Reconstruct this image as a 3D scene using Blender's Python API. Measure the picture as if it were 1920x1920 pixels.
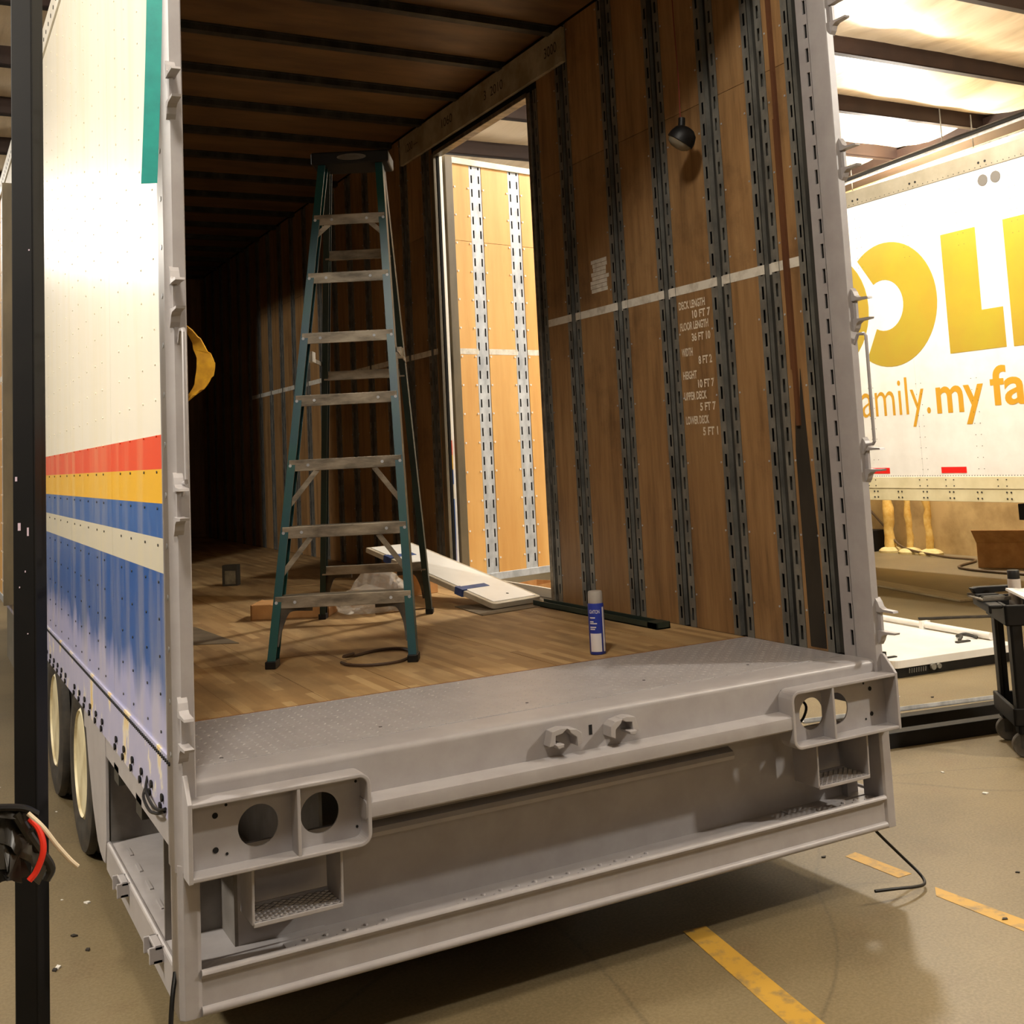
import bpy, bmesh, math, random
from mathutils import Matrix, Vector
random.seed(7)
S = bpy.context.scene
COL = S.collection
for o in list(bpy.data.objects):
    bpy.data.objects.remove(o, do_unlink=True)

# ------------------------------------------------------------------ camera
YAW, PITCH, ROLL = 0.4958, 0.1008, -0.0505
fwd = Vector((math.sin(YAW)*math.cos(PITCH), math.cos(YAW)*math.cos(PITCH), math.sin(PITCH)))
rgt = Vector((math.cos(YAW), -math.sin(YAW), 0))
upv = rgt.cross(fwd)
r2 = math.cos(ROLL)*rgt + math.sin(ROLL)*upv
u2 = -math.sin(ROLL)*rgt + math.cos(ROLL)*upv
cd = bpy.data.cameras.new('camera'); cam = bpy.data.objects.new('camera', cd); COL.objects.link(cam)
cam.matrix_world = Matrix(((r2.x, u2.x, -fwd.x, -1.9202), (r2.y, u2.y, -fwd.y, -3.2425), (r2.z, u2.z, -fwd.z, 1.6706), (0, 0, 0, 1)))
cd.sensor_width = 36; cd.sensor_fit = 'HORIZONTAL'
cd.lens = 2131/1920*36
cd.shift_x = -(984.4-960)/1920
cd.shift_y = -(960-631.1)/1920
cd.clip_start = 0.05; cd.clip_end = 200
S.camera = cam

# ------------------------------------------------------------------ world, lamps, exposure
S.view_settings.view_transform = 'Standard'; S.view_settings.look = 'None'
S.view_settings.gamma = 1; S.view_settings.use_curve_mapping = False
S.view_settings.exposure = 0.0
W = bpy.data.worlds.new('world'); S.world = W; W.use_nodes = True
W.node_tree.nodes['Background'].inputs[0].default_value = (1.0, .85, .66, 1)
W.node_tree.nodes['Background'].inputs[1].default_value = 0.01

def lamp(name, loc, power, col=(1, .87, .68), r=.2):
    d = bpy.data.lights.new(name, 'POINT'); d.energy = power; d.color = col; d.shadow_soft_size = r
    o = bpy.data.objects.new(name, d); COL.objects.link(o); o.location = loc
    return o
WARM = (1, .94, .84)
lamp('high_bay_light', (5.4, -3.2, 5.0), 1150, WARM, .12)
lamp('high_bay_light', (-1.9, -1.9, 5.25), 430, WARM, .3)
lamp('high_bay_light', (-3.6, -9.0, 4.7), 110, WARM)
lamp('high_bay_light', (-5.2, .6, 4.6), 1080, WARM)
lamp('high_bay_light', (4.3, 3.4, 4.9), 760, WARM)
lamp('high_bay_light', (4.4, 12.5, 4.9), 500, WARM)
lamp('high_bay_light', (-4.2, 12.5, 4.9), 600, WARM)
lamp('high_bay_light', (9.7, 7.5, 4.6), 900, WARM)

# ------------------------------------------------------------------ materials
def lin(c):
    return tuple(((v/255)/12.92 if v/255 <= .04045 else ((v/255+.055)/1.055)**2.4) for v in c)
def nodes(name):
    m = bpy.data.materials.new(name); m.use_nodes = True
    nt = m.node_tree; return m, nt, nt.nodes['Principled BSDF']
def ramp(nt, stops, interp='LINEAR'):
    r = nt.nodes.new('ShaderNodeValToRGB'); e = r.color_ramp.elements; r.color_ramp.interpolation = interp
    while len(e) < len(stops): e.new(.5)
    for k, (p, c) in enumerate(stops):
        e[k].position = p; e[k].color = (*c, 1) if len(c) == 3 else c
    return r
def mth(nt, op, a, b=None, clamp=False):
    n = nt.nodes.new('ShaderNodeMath'); n.operation = op; n.use_clamp = clamp
    for i, v in enumerate((a, b)):
        if v is None: continue
        if isinstance(v, (int, float)): n.inputs[i].default_value = v
        else: nt.links.new(v, n.inputs[i])
    return n.outputs[0]
def mixc(nt, f, a, b):
    n = nt.nodes.new('ShaderNodeMix'); n.data_type = 'RGBA'
    for i, v in ((0, f), (6, a), (7, b)):
        if isinstance(v, (int, float)): n.inputs[i].default_value = v
        elif isinstance(v, tuple): n.inputs[i].default_value = (*v, 1)
        else: nt.links.new(v, n.inputs[i])
    return n.outputs[2]
def coords(nt, scale=(1, 1, 1), kind='Object'):
    t = nt.nodes.new('ShaderNodeTexCoord'); mp = nt.nodes.new('ShaderNodeMapping')
    mp.inputs['Scale'].default_value = scale; nt.links.new(t.outputs[kind], mp.inputs[0]); return mp.outputs[0]
def noise(nt, vec, scale, detail=4, rough=.6):
    n = nt.nodes.new('ShaderNodeTexNoise'); n.inputs['Scale'].default_value = scale
    n.inputs['Detail'].default_value = detail; n.inputs['Roughness'].default_value = rough
    nt.links.new(vec, n.inputs['Vector']); return n.outputs[0]
def bump(nt, p, h, strength, dist=.01):
    b = nt.nodes.new('ShaderNodeBump'); b.inputs['Strength'].default_value = strength; b.inputs['Distance'].default_value = dist
    nt.links.new(h, b.inputs['Height']); nt.links.new(b.outputs[0], p.inputs['Normal'])
def M(name, c1, c2=None, scale=6, stretch=(1, 1, 1), rough=.5, metal=0, lo=.35, hi=.65, bmp=0, detail=5, spec=None, vary=0):
    m, nt, p = nodes(name); c1 = lin(c1); c2 = lin(c2) if c2 else c1
    v = coords(nt, stretch); n = noise(nt, v, scale, detail)
    r = ramp(nt, [(lo, c1), (hi, c2)]); nt.links.new(n, r.inputs[0]); out = r.outputs[0]
    if vary:
        oi = nt.nodes.new('ShaderNodeObjectInfo'); hs = nt.nodes.new('ShaderNodeHueSaturation')
        nt.links.new(mth(nt, 'ADD', mth(nt, 'MULTIPLY', oi.outputs['Random'], vary), 1-vary/2), hs.inputs['Value'])
        nt.links.new(out, hs.inputs['Color']); out = hs.outputs[0]
    nt.links.new(out, p.inputs['Base Color'])
    p.inputs['Roughness'].default_value = rough; p.inputs['Metallic'].default_value = metal
    if spec is not None: p.inputs['Specular IOR Level'].default_value = spec
    if bmp: bump(nt, p, n, bmp)
    return m

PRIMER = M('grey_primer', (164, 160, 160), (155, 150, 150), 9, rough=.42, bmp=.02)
PRIMER_D = M('grey_primer_shade', (128, 123, 117), (104, 98, 92), 7, rough=.55)  # primer with shade put into its colour, for recess walls and underfloor
GALV = M('galvanised_steel', (138, 136, 128), (92, 91, 86), 14, (1, 1, .5), rough=.4, metal=.25, lo=.3, hi=.7)
GALV_DARK = M('dark_galvanised_steel', (74, 72, 66), (44, 43, 40), 9, (1, 1, .3), rough=.55, metal=.4)  # darker galvanised tone for track channels, roof bows and small hardware
GALV_NEW = M('bright_galvanised_steel', (205, 210, 216), (160, 165, 172), 12, (1, 1, .5), rough=.4, metal=.25)
ALU = M('aluminium_worn', (150, 143, 130), (96, 90, 80), 14, (.4, 1, 1), rough=.45, metal=.5)
BLACK = M('black_paint', (12, 11, 10), (19, 17, 16), 20, rough=.5, spec=.3)
POSTB = M('matt_black_post', (7, 6, 6), (13, 11, 9), 8, rough=.6, spec=.2)
RUBBER = M('tyre_rubber', (40, 37, 33), (66, 59, 50), 12, rough=.8, bmp=.1)
DARK = M('dark_void', (14, 12, 10), rough=.9)
WHITE = M('white_gloss_paint', (236, 234, 228), (224, 221, 214), 3, rough=.3)
CREAM = M('cream_wheel_paint', (222, 212, 176), (170, 152, 108), 7, rough=.5, lo=.45, hi=.8)
CARD = M('cardboard', (198, 150, 94), (176, 128, 76), 8, rough=.85)
TAPEW = M('worn_white_tape', (222, 217, 204), (170, 160, 142), 18, rough=.7, lo=.45, hi=.8)
TEAL = M('teal_tape', (0, 150, 140), (0, 132, 126), 12, rough=.5)
YELLOW_ST = M('yellow_webbing', (214, 160, 28), (180, 128, 16), 30, rough=.7)
GREENBAR = M('dark_green_steel', (30, 44, 38), (46, 56, 46), 9, rough=.5)
BROWN = M('brown_steel', (44, 28, 19), (34, 21, 15), 3, rough=.6, spec=.3)
LADDER_G = M('green_fibreglass', (14, 76, 70), (20, 66, 80), 3, rough=.4)
LADDER_R = M('dark_green_fibreglass', (12, 44, 38), (14, 34, 34), 4, rough=.5)
LADDER_S = M('ladder_step_aluminium', (168, 158, 140), (104, 96, 84), 22, (.3, 1, 1), rough=.5, metal=.45)
KNEE = M('ladder_brace_steel', (84, 74, 60), (52, 46, 38), 16, rough=.5, metal=.3)
PLY_B = M('birch_plywood', (224, 176, 104), (206, 152, 80), 5, (1, 1, .12), rough=.6, vary=.1)
FOAM = M('spray_foam', (236, 206, 126), (214, 166, 74), 9, rough=.8, bmp=.3)
RED = M('red_insulation', (214, 44, 22), rough=.45)
WIREW = M('white_insulation', (216, 200, 172), rough=.5)
ORANGE_G = M('gold_lettering', (168, 150, 36), (170, 138, 38), 1.2, rough=.4)
ORANGE_T = M('amber_lettering', (200, 148, 34), rough=.4)
REFL = M('red_reflector', (226, 30, 22), rough=.3)
BLUE = M('blue_tape', (52, 74, 128), (40, 56, 100), 20, rough=.6)
BLUEL = M('can_blue', (38, 56, 150), rough=.3)
CANW = M('can_white', (226, 222, 224), rough=.35)
CANG = M('can_cap_grey', (176, 170, 162), rough=.45)
STENCIL = M('stencil_white', (226, 216, 196), (180, 160, 130), 60, rough=.7, lo=.45, hi=.75)
INK = M('black_marker', (40, 34, 28), rough=.7)
CANVAS = M('tan_canvas', (150, 134, 102), (120, 104, 76), 10, (1, 1, .3), rough=.9)
GLASS = M('lamp_lens', (120, 112, 96), rough=.15)

def plastic_bag():
    m, nt, p = nodes('clear_plastic_film')
    p.inputs['Base Color'].default_value = (.75, .7, .62, 1); p.inputs['Roughness'].default_value = .22
    p.inputs['Transmission Weight'].default_value = .6; p.inputs['Alpha'].default_value = .72
    return m
FILM = plastic_bag()

def plywood():
    m, nt, p = nodes('scuffed_plywood')
    v = coords(nt, (6, 6, .55)); n = noise(nt, v, 3, 6, .65)
    r = ramp(nt, [(.3, lin((122, 91, 58))), (.5, lin((153, 117, 76))), (.72, lin((172, 136, 92)))]); nt.links.new(n, r.inputs[0])
    v2 = coords(nt, (1, 1, 1)); n2 = noise(nt, v2, 2.2, 7, .7)
    d = ramp(nt, [(.52, (0, 0, 0)), (.72, (1, 1, 1))]); nt.links.new(n2, d.inputs[0])
    c = mixc(nt, mth(nt, 'MULTIPLY', d.outputs[0], .55), r.outputs[0], lin((70, 48, 30)))
    oi = nt.nodes.new('ShaderNodeObjectInfo'); hs = nt.nodes.new('ShaderNodeHueSaturation')
    nt.links.new(mth(nt, 'ADD', mth(nt, 'MULTIPLY', oi.outputs['Random'], .25), .86), hs.inputs['Value']); nt.links.new(c, hs.inputs['Color'])
    nt.links.new(hs.outputs[0], p.inputs['Base Color']); p.inputs['Roughness'].default_value = .5
    bump(nt, p, n, .08); return m
PLY = plywood()

def hardwood():
    m, nt, p = nodes('worn_laminated_hardwood')
    t = nt.nodes.new('ShaderNodeTexCoord'); s = nt.nodes.new('ShaderNodeSeparateXYZ'); nt.links.new(t.outputs['Object'], s.inputs[0])
    ix = mth(nt, 'FLOOR', mth(nt, 'MULTIPLY', s.outputs[0], 26)); 
    wn0 = nt.nodes.new('ShaderNodeTexWhiteNoise'); wn0.noise_dimensions = '1D'; nt.links.new(ix, wn0.inputs['W'])
    iy = mth(nt, 'FLOOR', mth(nt, 'ADD', mth(nt, 'MULTIPLY', s.outputs[1], 2.1), mth(nt, 'MULTIPLY', wn0.outputs[0], 7)))
    cb = nt.nodes.new('ShaderNodeCombineXYZ'); nt.links.new(ix, cb.inputs[0]); nt.links.new(iy, cb.inputs[1])
    wn = nt.nodes.new('ShaderNodeTexWhiteNoise'); wn.noise_dimensions = '2D'; nt.links.new(cb.outputs[0], wn.inputs[0])
    r = ramp(nt, [(0, lin((160, 126, 82))), (.5, lin((182, 148, 100))), (1, lin((202, 170, 120)))]); nt.links.new(wn.outputs[0], r.inputs[0])
    v = coords(nt, (1, .35, 1)); n = noise(nt, v, 3.2, 8, .65)
    d = ramp(nt, [(.42, (0, 0, 0)), (.66, (1, 1, 1))]); nt.links.new(n, d.inputs[0])
    c = mixc(nt, mth(nt, 'MULTIPLY', d.outputs[0], .62), r.outputs[0], lin((98, 78, 54)))
    fine = noise(nt, coords(nt, (30, 2, 1)), 4, 3)
    c = mixc(nt, mth(nt, 'MULTIPLY', fine, .25), c, lin((110, 80, 46)))
    nt.links.new(c, p.inputs['Base Color']); p.inputs['Roughness'].default_value = .55; bump(nt, p, n, .05); return m
WOODFLOOR = hardwood()

def side_paint():
    m, nt, p = nodes('striped_side_paint')
    t = nt.nodes.new('ShaderNodeTexCoord'); s = nt.nodes.new('ShaderNodeSeparateXYZ'); nt.links.new(t.outputs['Object'], s.inputs[0]); z = s.outputs[2]
    f = mth(nt, 'DIVIDE', z, 4.2)
    st = [(0, (16, 78, 150)), (1.366, (198, 191, 172)), (1.464, (24, 84, 154)), (1.562, (226, 172, 20)), (1.668, (224, 66, 18)), (1.763, (236, 230, 214))]
    r = ramp(nt, [(a/4.2, lin(c)) for a, c in st], 'CONSTANT'); nt.links.new(f, r.inputs[0])
    n = noise(nt, coords(nt, (1, 3.5, .5)), 2.2, 6, .6)
    low = mth(nt, 'SUBTRACT', 1.25, mth(nt, 'ADD', z, mth(nt, 'MULTIPLY', n, .32)))
    chalk = mth(nt, 'MULTIPLY', low, 9, True)
    hi_ok = mth(nt, 'LESS_THAN', z, 1.366)
    c = mixc(nt, mth(nt, 'MULTIPLY', mth(nt, 'MULTIPLY', chalk, hi_ok), .85), r.outputs[0], lin((168, 168, 206)))
    n2 = noise(nt, coords(nt, (1, 2.2, .25)), 3, 5)
    dr = ramp(nt, [(.45, (0, 0, 0)), (.75, (1, 1, 1))]); nt.links.new(n2, dr.inputs[0])
    c = mixc(nt, mth(nt, 'MULTIPLY', dr.outputs[0], .3), c, lin((220, 205, 150)))
    nt.links.new(c, p.inputs['Base Color']); p.inputs['Roughness'].default_value = .3; p.inputs['Specular IOR Level'].default_value = .35
    bump(nt, p, noise(nt, coords(nt, (1, 1.5, .6)), 1.6, 2), .15, .02)
    return m
SIDE = side_paint()
def rail_paint():
    m, nt, p = nodes('peeling_lavender_paint')
    n = noise(nt, coords(nt, (1, 1.3, .8)), 5.5, 6, .6)
    r = ramp(nt, [(.0, lin((150, 152, 186))), (.55, lin((168, 166, 190))), (.585, lin((214, 206, 188))), (.64, lin((214, 186, 128)))]); nt.links.new(n, r.inputs[0])
    nt.links.new(r.outputs[0], p.inputs['Base Color']); p.inputs['Roughness'].default_value = .5; return m
RAILP = rail_paint()

def concrete():
    m, nt, p = nodes('stained_concrete')
    v = coords(nt); n = noise(nt, v, .55, 8, .62)
    r = ramp(nt, [(.3, lin((78, 67, 46))), (.52, lin((109, 95, 67))), (.72, lin((125, 110, 80)))]); nt.links.new(n, r.inputs[0])
    n2 = noise(nt, v, 3.1, 9, .7); d = ramp(nt, [(.55, (0, 0, 0)), (.75, (1, 1, 1))]); nt.links.new(n2, d.inputs[0])
    c = mixc(nt, mth(nt, 'MULTIPLY', d.outputs[0], .5), r.outputs[0], lin((96, 72, 48)))
    vo = nt.nodes.new('ShaderNodeTexVoronoi'); vo.feature = 'DISTANCE_TO_EDGE'; vo.inputs['Scale'].default_value = .42
    wv = nt.nodes.new('ShaderNodeVectorMath'); wv.operation = 'ADD'
    nn = nt.nodes.new('ShaderNodeTexNoise'); nn.inputs['Scale'].default_value = .35; nt.links.new(v, nn.inputs[0])
    nt.links.new(v, wv.inputs[0]); nt.links.new(nn.outputs[1], wv.inputs[1]); nt.links.new(wv.outputs[0], vo.inputs['Vector'])
    ck = ramp(nt, [(0, (1, 1, 1)), (.002, (0, 0, 0))]); nt.links.new(vo.outputs['Distance'], ck.inputs[0])
    c = mixc(nt, mth(nt, 'MULTIPLY', ck.outputs[0], .5), c, lin((70, 58, 42)))
    sp = noise(nt, v, 90, 2); sr = ramp(nt, [(.35, (0, 0, 0)), (.75, (1, 1, 1))]); nt.links.new(sp, sr.inputs[0])
    c = mixc(nt, mth(nt, 'MULTIPLY', sr.outputs[0], .16), c, lin((196, 180, 146)))
    nt.links.new(c, p.inputs['Base Color']); p.inputs['Roughness'].default_value = .5; bump(nt, p, n2, .06); return m
CONC = concrete()
CONCWALL = M('concrete_wall', (198, 172, 122), (150, 124, 78), 2.4, rough=.8, lo=.4, hi=.75, detail=8)
LINEP = M('worn_yellow_line', (186, 144, 54), (136, 114, 74), 16, rough=.55, lo=.5, hi=.68, detail=8)
INSUL = M('white_insulation_sheet', (196, 178, 152), (158, 140, 114), 1.3, (3.2, .5, 1), rough=.4, lo=.42, hi=.72, bmp=.9)
SHOPW = M('dull_shop_wall', (96, 84, 66), (76, 66, 52), 1.2, rough=.7)
LINER = M('white_wall_liner', (226, 222, 210), (206, 200, 186), 1.2, rough=.5)
CEILPLY = M('brown_ceiling_liner', (124, 94, 60), (94, 68, 42), 3, (.6, 2, 1), rough=.5, vary=.15)
MARKER_BOARD = M('grey_white_board', (178, 168, 144), (140, 128, 102), 6, rough=.6)

# ------------------------------------------------------------------ mesh helpers
class MB:
    def __init__(s): s.v = []; s.f = []
    def add(s, vs, fs):
        b = len(s.v); s.v += [tuple(v) for v in vs]; s.f += [tuple(i+b for i in f) for f in fs]; return s
    def box(s, x0, x1, y0, y1, z0, z1, T=None):
        vs = [Vector((x, y, z)) for z in (z0, z1) for y in (y0, y1) for x in (x0, x1)]
        if T: vs = [T @ v for v in vs]
        return s.add(vs, [(0, 2, 3, 1), (4, 5, 7, 6), (0, 1, 5, 4), (2, 6, 7, 3), (0, 4, 6, 2), (1, 3, 7, 5)])
    def prism(s, poly, axis, a0, a1, T=None):
        n = len(poly); vs = []
        for a in (a0, a1):
            for u, w in poly:
                vs.append(Vector({'x': (a, u, w), 'y': (u, a, w), 'z': (u, w, a)}[axis]))
        if T: vs = [T @ v for v in vs]
        fs = [tuple(range(n))[::-1], tuple(range(n, 2*n))] + [(i, (i+1) % n, n+(i+1) % n, n+i) for i in range(n)]
        return s.add(vs, fs)
    def tube(s, pts, r, n=8, closed=False):
        pts = [Vector(p) for p in pts]; N = len(pts); vs = []; ref = None
        rs = r if isinstance(r, (list, tuple)) else [r]*N
        for i, p in enumerate(pts):
            a = pts[i-1] if (i > 0 or closed) else p; b = pts[(i+1) % N] if (i < N-1 or closed) else p
            t = (b-a).normalized()
            if ref is None: ref = t.orthogonal().normalized()
            ref = (ref - t*ref.dot(t)).normalized(); q = t.cross(ref)
            vs += [p + (ref*math.cos(2*math.pi*k/n) + q*math.sin(2*math.pi*k/n))*rs[i] for k in range(n)]
        fs = []
        for i in range(N if closed else N-1):
            j = (i+1) % N
            fs += [(i*n+k, i*n+(k+1) % n, j*n+(k+1) % n, j*n+k) for k in range(n)]
        if not closed: fs += [tuple(range(n))[::-1], tuple((N-1)*n+k for k in range(n))]
        return s.add(vs, fs)
    def cyl(s, p0, p1, r, n=16): return s.tube([p0, p1], r, n)
    def lathe(s, prof, n=24, axis='z', c=(0, 0, 0)):
        vs = []; c = Vector(c)
        for r, h in prof:
            for k in range(n):
                a = 2*math.pi*k/n; u, w = r*math.cos(a), r*math.sin(a)
                vs.append(c + Vector({'z': (u, w, h), 'x': (h, u, w), 'y': (u, h, w)}[axis]))
        m = len(prof); fs = [(i*n+k, i*n+(k+1) % n, (i+1)*n+(k+1) % n, (i+1)*n+k) for i in range(m-1) for k in range(n)]
        fs += [tuple(range(n))[::-1], tuple((m-1)*n+k for k in range(n))]
        return s.add(vs, fs)
    def ribbon(s, pts, side, w, th=.002):
        """flat strip that follows pts; side = vector (or list) across the strip"""
        n = len(pts); vs = []
        for i, p in enumerate(pts):
            p = Vector(p); sd = Vector(side[i] if isinstance(side, list) else side).normalized()
            a = Vector(pts[max(i-1, 0)]); b = Vector(pts[min(i+1, n-1)])
            nr = (b-a).normalized().cross(sd).normalized()*th/2
            vs += [p - sd*w/2 - nr, p + sd*w/2 - nr, p + sd*w/2 + nr, p - sd*w/2 + nr]
        fs = [(i*4+k, i*4+(k+1) % 4, (i+1)*4+(k+1) % 4, (i+1)*4+k) for i in range(n-1) for k in range(4)]
        fs += [(0, 1, 2, 3), tuple((n-1)*4+k for k in (3, 2, 1, 0))]
        return s.add(vs, fs)
    def mesh(s, name, mat, smooth=False):
        me = bpy.data.meshes.new(name); me.from_pydata(s.v, [], s.f)
        bm = bmesh.new(); bm.from_mesh(me); bmesh.ops.recalc_face_normals(bm, faces=bm.faces); bm.to_mesh(me); bm.free()
        if mat: me.materials.append(mat)
        if smooth:
            for p in me.polygons: p.use_smooth = True
            if smooth != 'all':
                me.set_sharp_from_angle(angle=math.radians(38))
        return me
    def build(s, name, mat, parent=None, bevel=0, smooth=False, label=None, cat=None, group=None, kind=None, loc=None, rot=None):
        o = bpy.data.objects.new(name, s.mesh(name, mat, smooth)); COL.objects.link(o)
        return finish(o, parent, bevel, label, cat, group, kind, loc, rot)
def finish(o, parent=None, bevel=0, label=None, cat=None, group=None, kind=None, loc=None, rot=None):
    if parent: o.parent = parent
    if loc: o.location = loc
    if rot: o.rotation_euler = rot
    if bevel:
        b = o.modifiers.new('bevel', 'BEVEL'); b.width = bevel; b.segments = 2; b.limit_method = 'ANGLE'
    for k, v in (('label', label), ('category', cat), ('group', group), ('kind', kind)):
        if v: o[k] = v
    return o
def inst(name, me, parent=None, loc=None, rot=None, scale=None, **kw):
    o = bpy.data.objects.new(name, me); COL.objects.link(o); finish(o, parent, 0, loc=loc, rot=rot, **kw)
    if scale: o.scale = scale
    return o
def empty(name, loc=(0, 0, 0), rz=0, label=None, cat=None, group=None, parent=None):
    o = bpy.data.objects.new(name, None); COL.objects.link(o); o.location = loc; o.rotation_euler = (0, 0, rz); o.empty_display_size = .1
    return finish(o, parent, 0, label, cat, group)
def box(name, b, mat, parent=None, bevel=0, **kw): return MB().box(*b).build(name, mat, parent, bevel, **kw)
def text_mesh(body, bold=0.0, shear=0):
    cu = bpy.data.curves.new('t', 'FONT'); cu.body = body; cu.offset = bold; cu.resolution_u = 4; cu.shear = shear
    o = bpy.data.objects.new('t', cu); COL.objects.link(o)
    dg = bpy.context.evaluated_depsgraph_get(); me = bpy.data.meshes.new_from_object(o.evaluated_get(dg))
    vs = [tuple(v.co) for v in me.vertices]; fs = [tuple(p.vertices) for p in me.polygons]
    bpy.data.objects.remove(o); bpy.data.curves.remove(cu); bpy.data.meshes.remove(me)
    return vs, fs
def text_fit(body, x0, x1, z0, z1, bold=0.0, mapf=None, shear=0):
    """lettering fitted to a rectangle; mapf(u, w) -> 3D point"""
    vs, fs = text_mesh(body, bold, shear)
    a0 = min(v[0] for v in vs); a1 = max(v[0] for v in vs); b0 = min(v[1] for v in vs); b1 = max(v[1] for v in vs)
    m = MB(); m.add([mapf(x0+(v[0]-a0)/(a1-a0)*(x1-x0), z0+(v[1]-b0)/(b1-b0)*(z1-z0)) for v in vs], fs); return m
def arc(cx, cy, r, a0, a1, n=12):
    return [(cx+r*math.cos(math.radians(a0+(a1-a0)*k/n)), cy+r*math.sin(math.radians(a0+(a1-a0)*k/n))) for k in range(n+1)]
def catmull(pts, n=6):
    P = [Vector(p) for p in pts]; P = [2*P[0]-P[1]] + P + [2*P[-1]-P[-2]]; out = []
    for i in range(1, len(P)-2):
        for k in range(n):
            t = k/n
            out.append(.5*((2*P[i]) + (P[i+1]-P[i-1])*t + (2*P[i-1]-5*P[i]+4*P[i+1]-P[i+2])*t*t + (3*P[i]-P[i-1]-3*P[i+1]+P[i+2])*t**3))
    return out + [P[-2]]

# ================================================================== THE BUILDING
FL = box('floor', (-14, 12, -11, 22, -.2, 0), CONC, kind='structure')
def painted(poly):
    m = MB(); m.prism(poly, 'z', -.001, .0015); m.build('painted_line', LINEP, FL)
painted([(.42, .16), (.51, .15), (.30, -1.05), (.20, -1.03)])
painted([(1.36, .08), (1.43, .08), (1.425, .37), (1.36, .36)])
painted([(1.34, -.12), (1.40, -.06), (1.44, -.9), (1.34, -.9)])
WR = box('wall_right', (10.45, 10.65, -11, 22, -.1, 2.6), CONCWALL, kind='structure')
box('upper_cladding', (10.5, 10.65, -11, 22, 2.6, 7), CONCWALL, WR)
WB = box('wall_back', (-14, 12, 21.8, 22, -.1, 7), LINER, kind='structure')
for k in range(10): box('wall_girt', (-14, 10.4, 21.72, 21.8, .5+.6*k, .53+.6*k), LINER, WB)
box('wall_left', (-14.2, -14, -11, 22, -.1, 7), SHOPW, kind='structure')
box('wall_front', (-14, 12, -11.2, -11, -.1, 7), SHOPW, kind='structure')
def roof_z(y): return 5.68 - .02*(y-5)
PUR = [-8.1 + 1.45*k for k in range(21)]
def roofmesh():
    m = MB(); nx, ny = 130, 150; x0, x1, y0, y1 = -14, 12, -11, 22
    rnd = random.Random(3); ph = [rnd.uniform(0, 6.28) for _ in range(60)]
    for j in range(ny+1):
        y = y0+(y1-y0)*j/ny
        fr = ((y+8.1)/1.45) % 1.0; bay = int((y+8.1)/1.45)
        for i in range(nx+1):
            x = x0+(x1-x0)*i/nx
            sag = math.sin(math.pi*fr)*(.09+.03*math.sin(x*1.3+ph[bay % 60]))
            wr = .018*math.sin(x*7+y*2.2+ph[(bay+7) % 60])*math.sin(math.pi*fr)
            m.v.append((x, y, roof_z(y)-sag+wr))
    for j in range(ny):
        for i in range(nx):
            a = j*(nx+1)+i; m.f.append((a, a+1, a+nx+2, a+nx+1))
    return m
CE = roofmesh().build('ceiling', INSUL, kind='structure', smooth='all')
box('roof_deck', (-14, 12, -11, 22, 7.0, 7.05), LINER, CE)
pm = MB(); pm.box(-14, 10.4, -.035, .035, -.2, .01); pm.box(-14, 10.4, -.035, .04, -.2, -.185); pme = pm.mesh('purlin', BROWN)
for y in PUR: inst('purlin', pme, CE, loc=(0, y, roof_z(y)))
ra = MB(); ra.prism([(-11, 5.94), (22, 5.28), (22, 4.92), (-11, 5.92)], 'x', 10.05, 10.4); ra.build('end_rafter', BROWN, CE)
for x, y0, y1 in ((-5.5, 0, 0), (3.2, 0, 0)):
    ra = MB(); ra.prism([(-11, 5.85), (22, 5.2), (22, 4.8), (-11, 5.45)], 'x', x-.12, x+.12)
    if x < 0: ra.build('main_rafter', BROWN, CE)
for (x, z, yy, r, lb) in ((9.2, 5.22, 0, .03, 'upper thin steel pipe slung under the purlins beside the brown rafter'), (9.75, 5.2, 0, .022, 'lower thin pale conduit running along the brown end rafter')):
    root = empty('ceiling_pipe', (x, 5, z), label=lb, cat='pipe')
    m = MB(); m.cyl((0, -6, .045*6*.8), (0, 9, -.045*9*.8), r, 10); m.build('pipe_run', BLACK if r > .025 else GALV_NEW, root, smooth=True)
    if r > .025:
        m = MB(); m.cyl((.0, -6, .045*6*.8-.05), (0, 9, -.045*9*.8-.05), .018, 8); m.build('second_pipe', GALV_NEW, root, smooth=True)
    for k in range(7):
        y = -5+2.1*k; m = MB(); m.cyl((0, y, -.036*y), (0, y, .42-.02*y), .008, 6); m.build('hanger_rod', GALV, root)

# ================================================================== THE TRAILER
TR = empty('moving_trailer', (0, 0, 0), label='long moving trailer with striped side and grey primed rear frame under repair', cat='trailer')
WI, WO, ZD, CZ, YF = 1.245, 1.295, .83, 4.02, 11.2
DY0, DY1, DZ = 2.45, 3.815, 3.76
LY0, LY1 = 4.05, 5.40      # doorway in the left side
def door_span(sx): return (DY0, DY1) if sx > 0 else (LY0, LY1)

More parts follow.
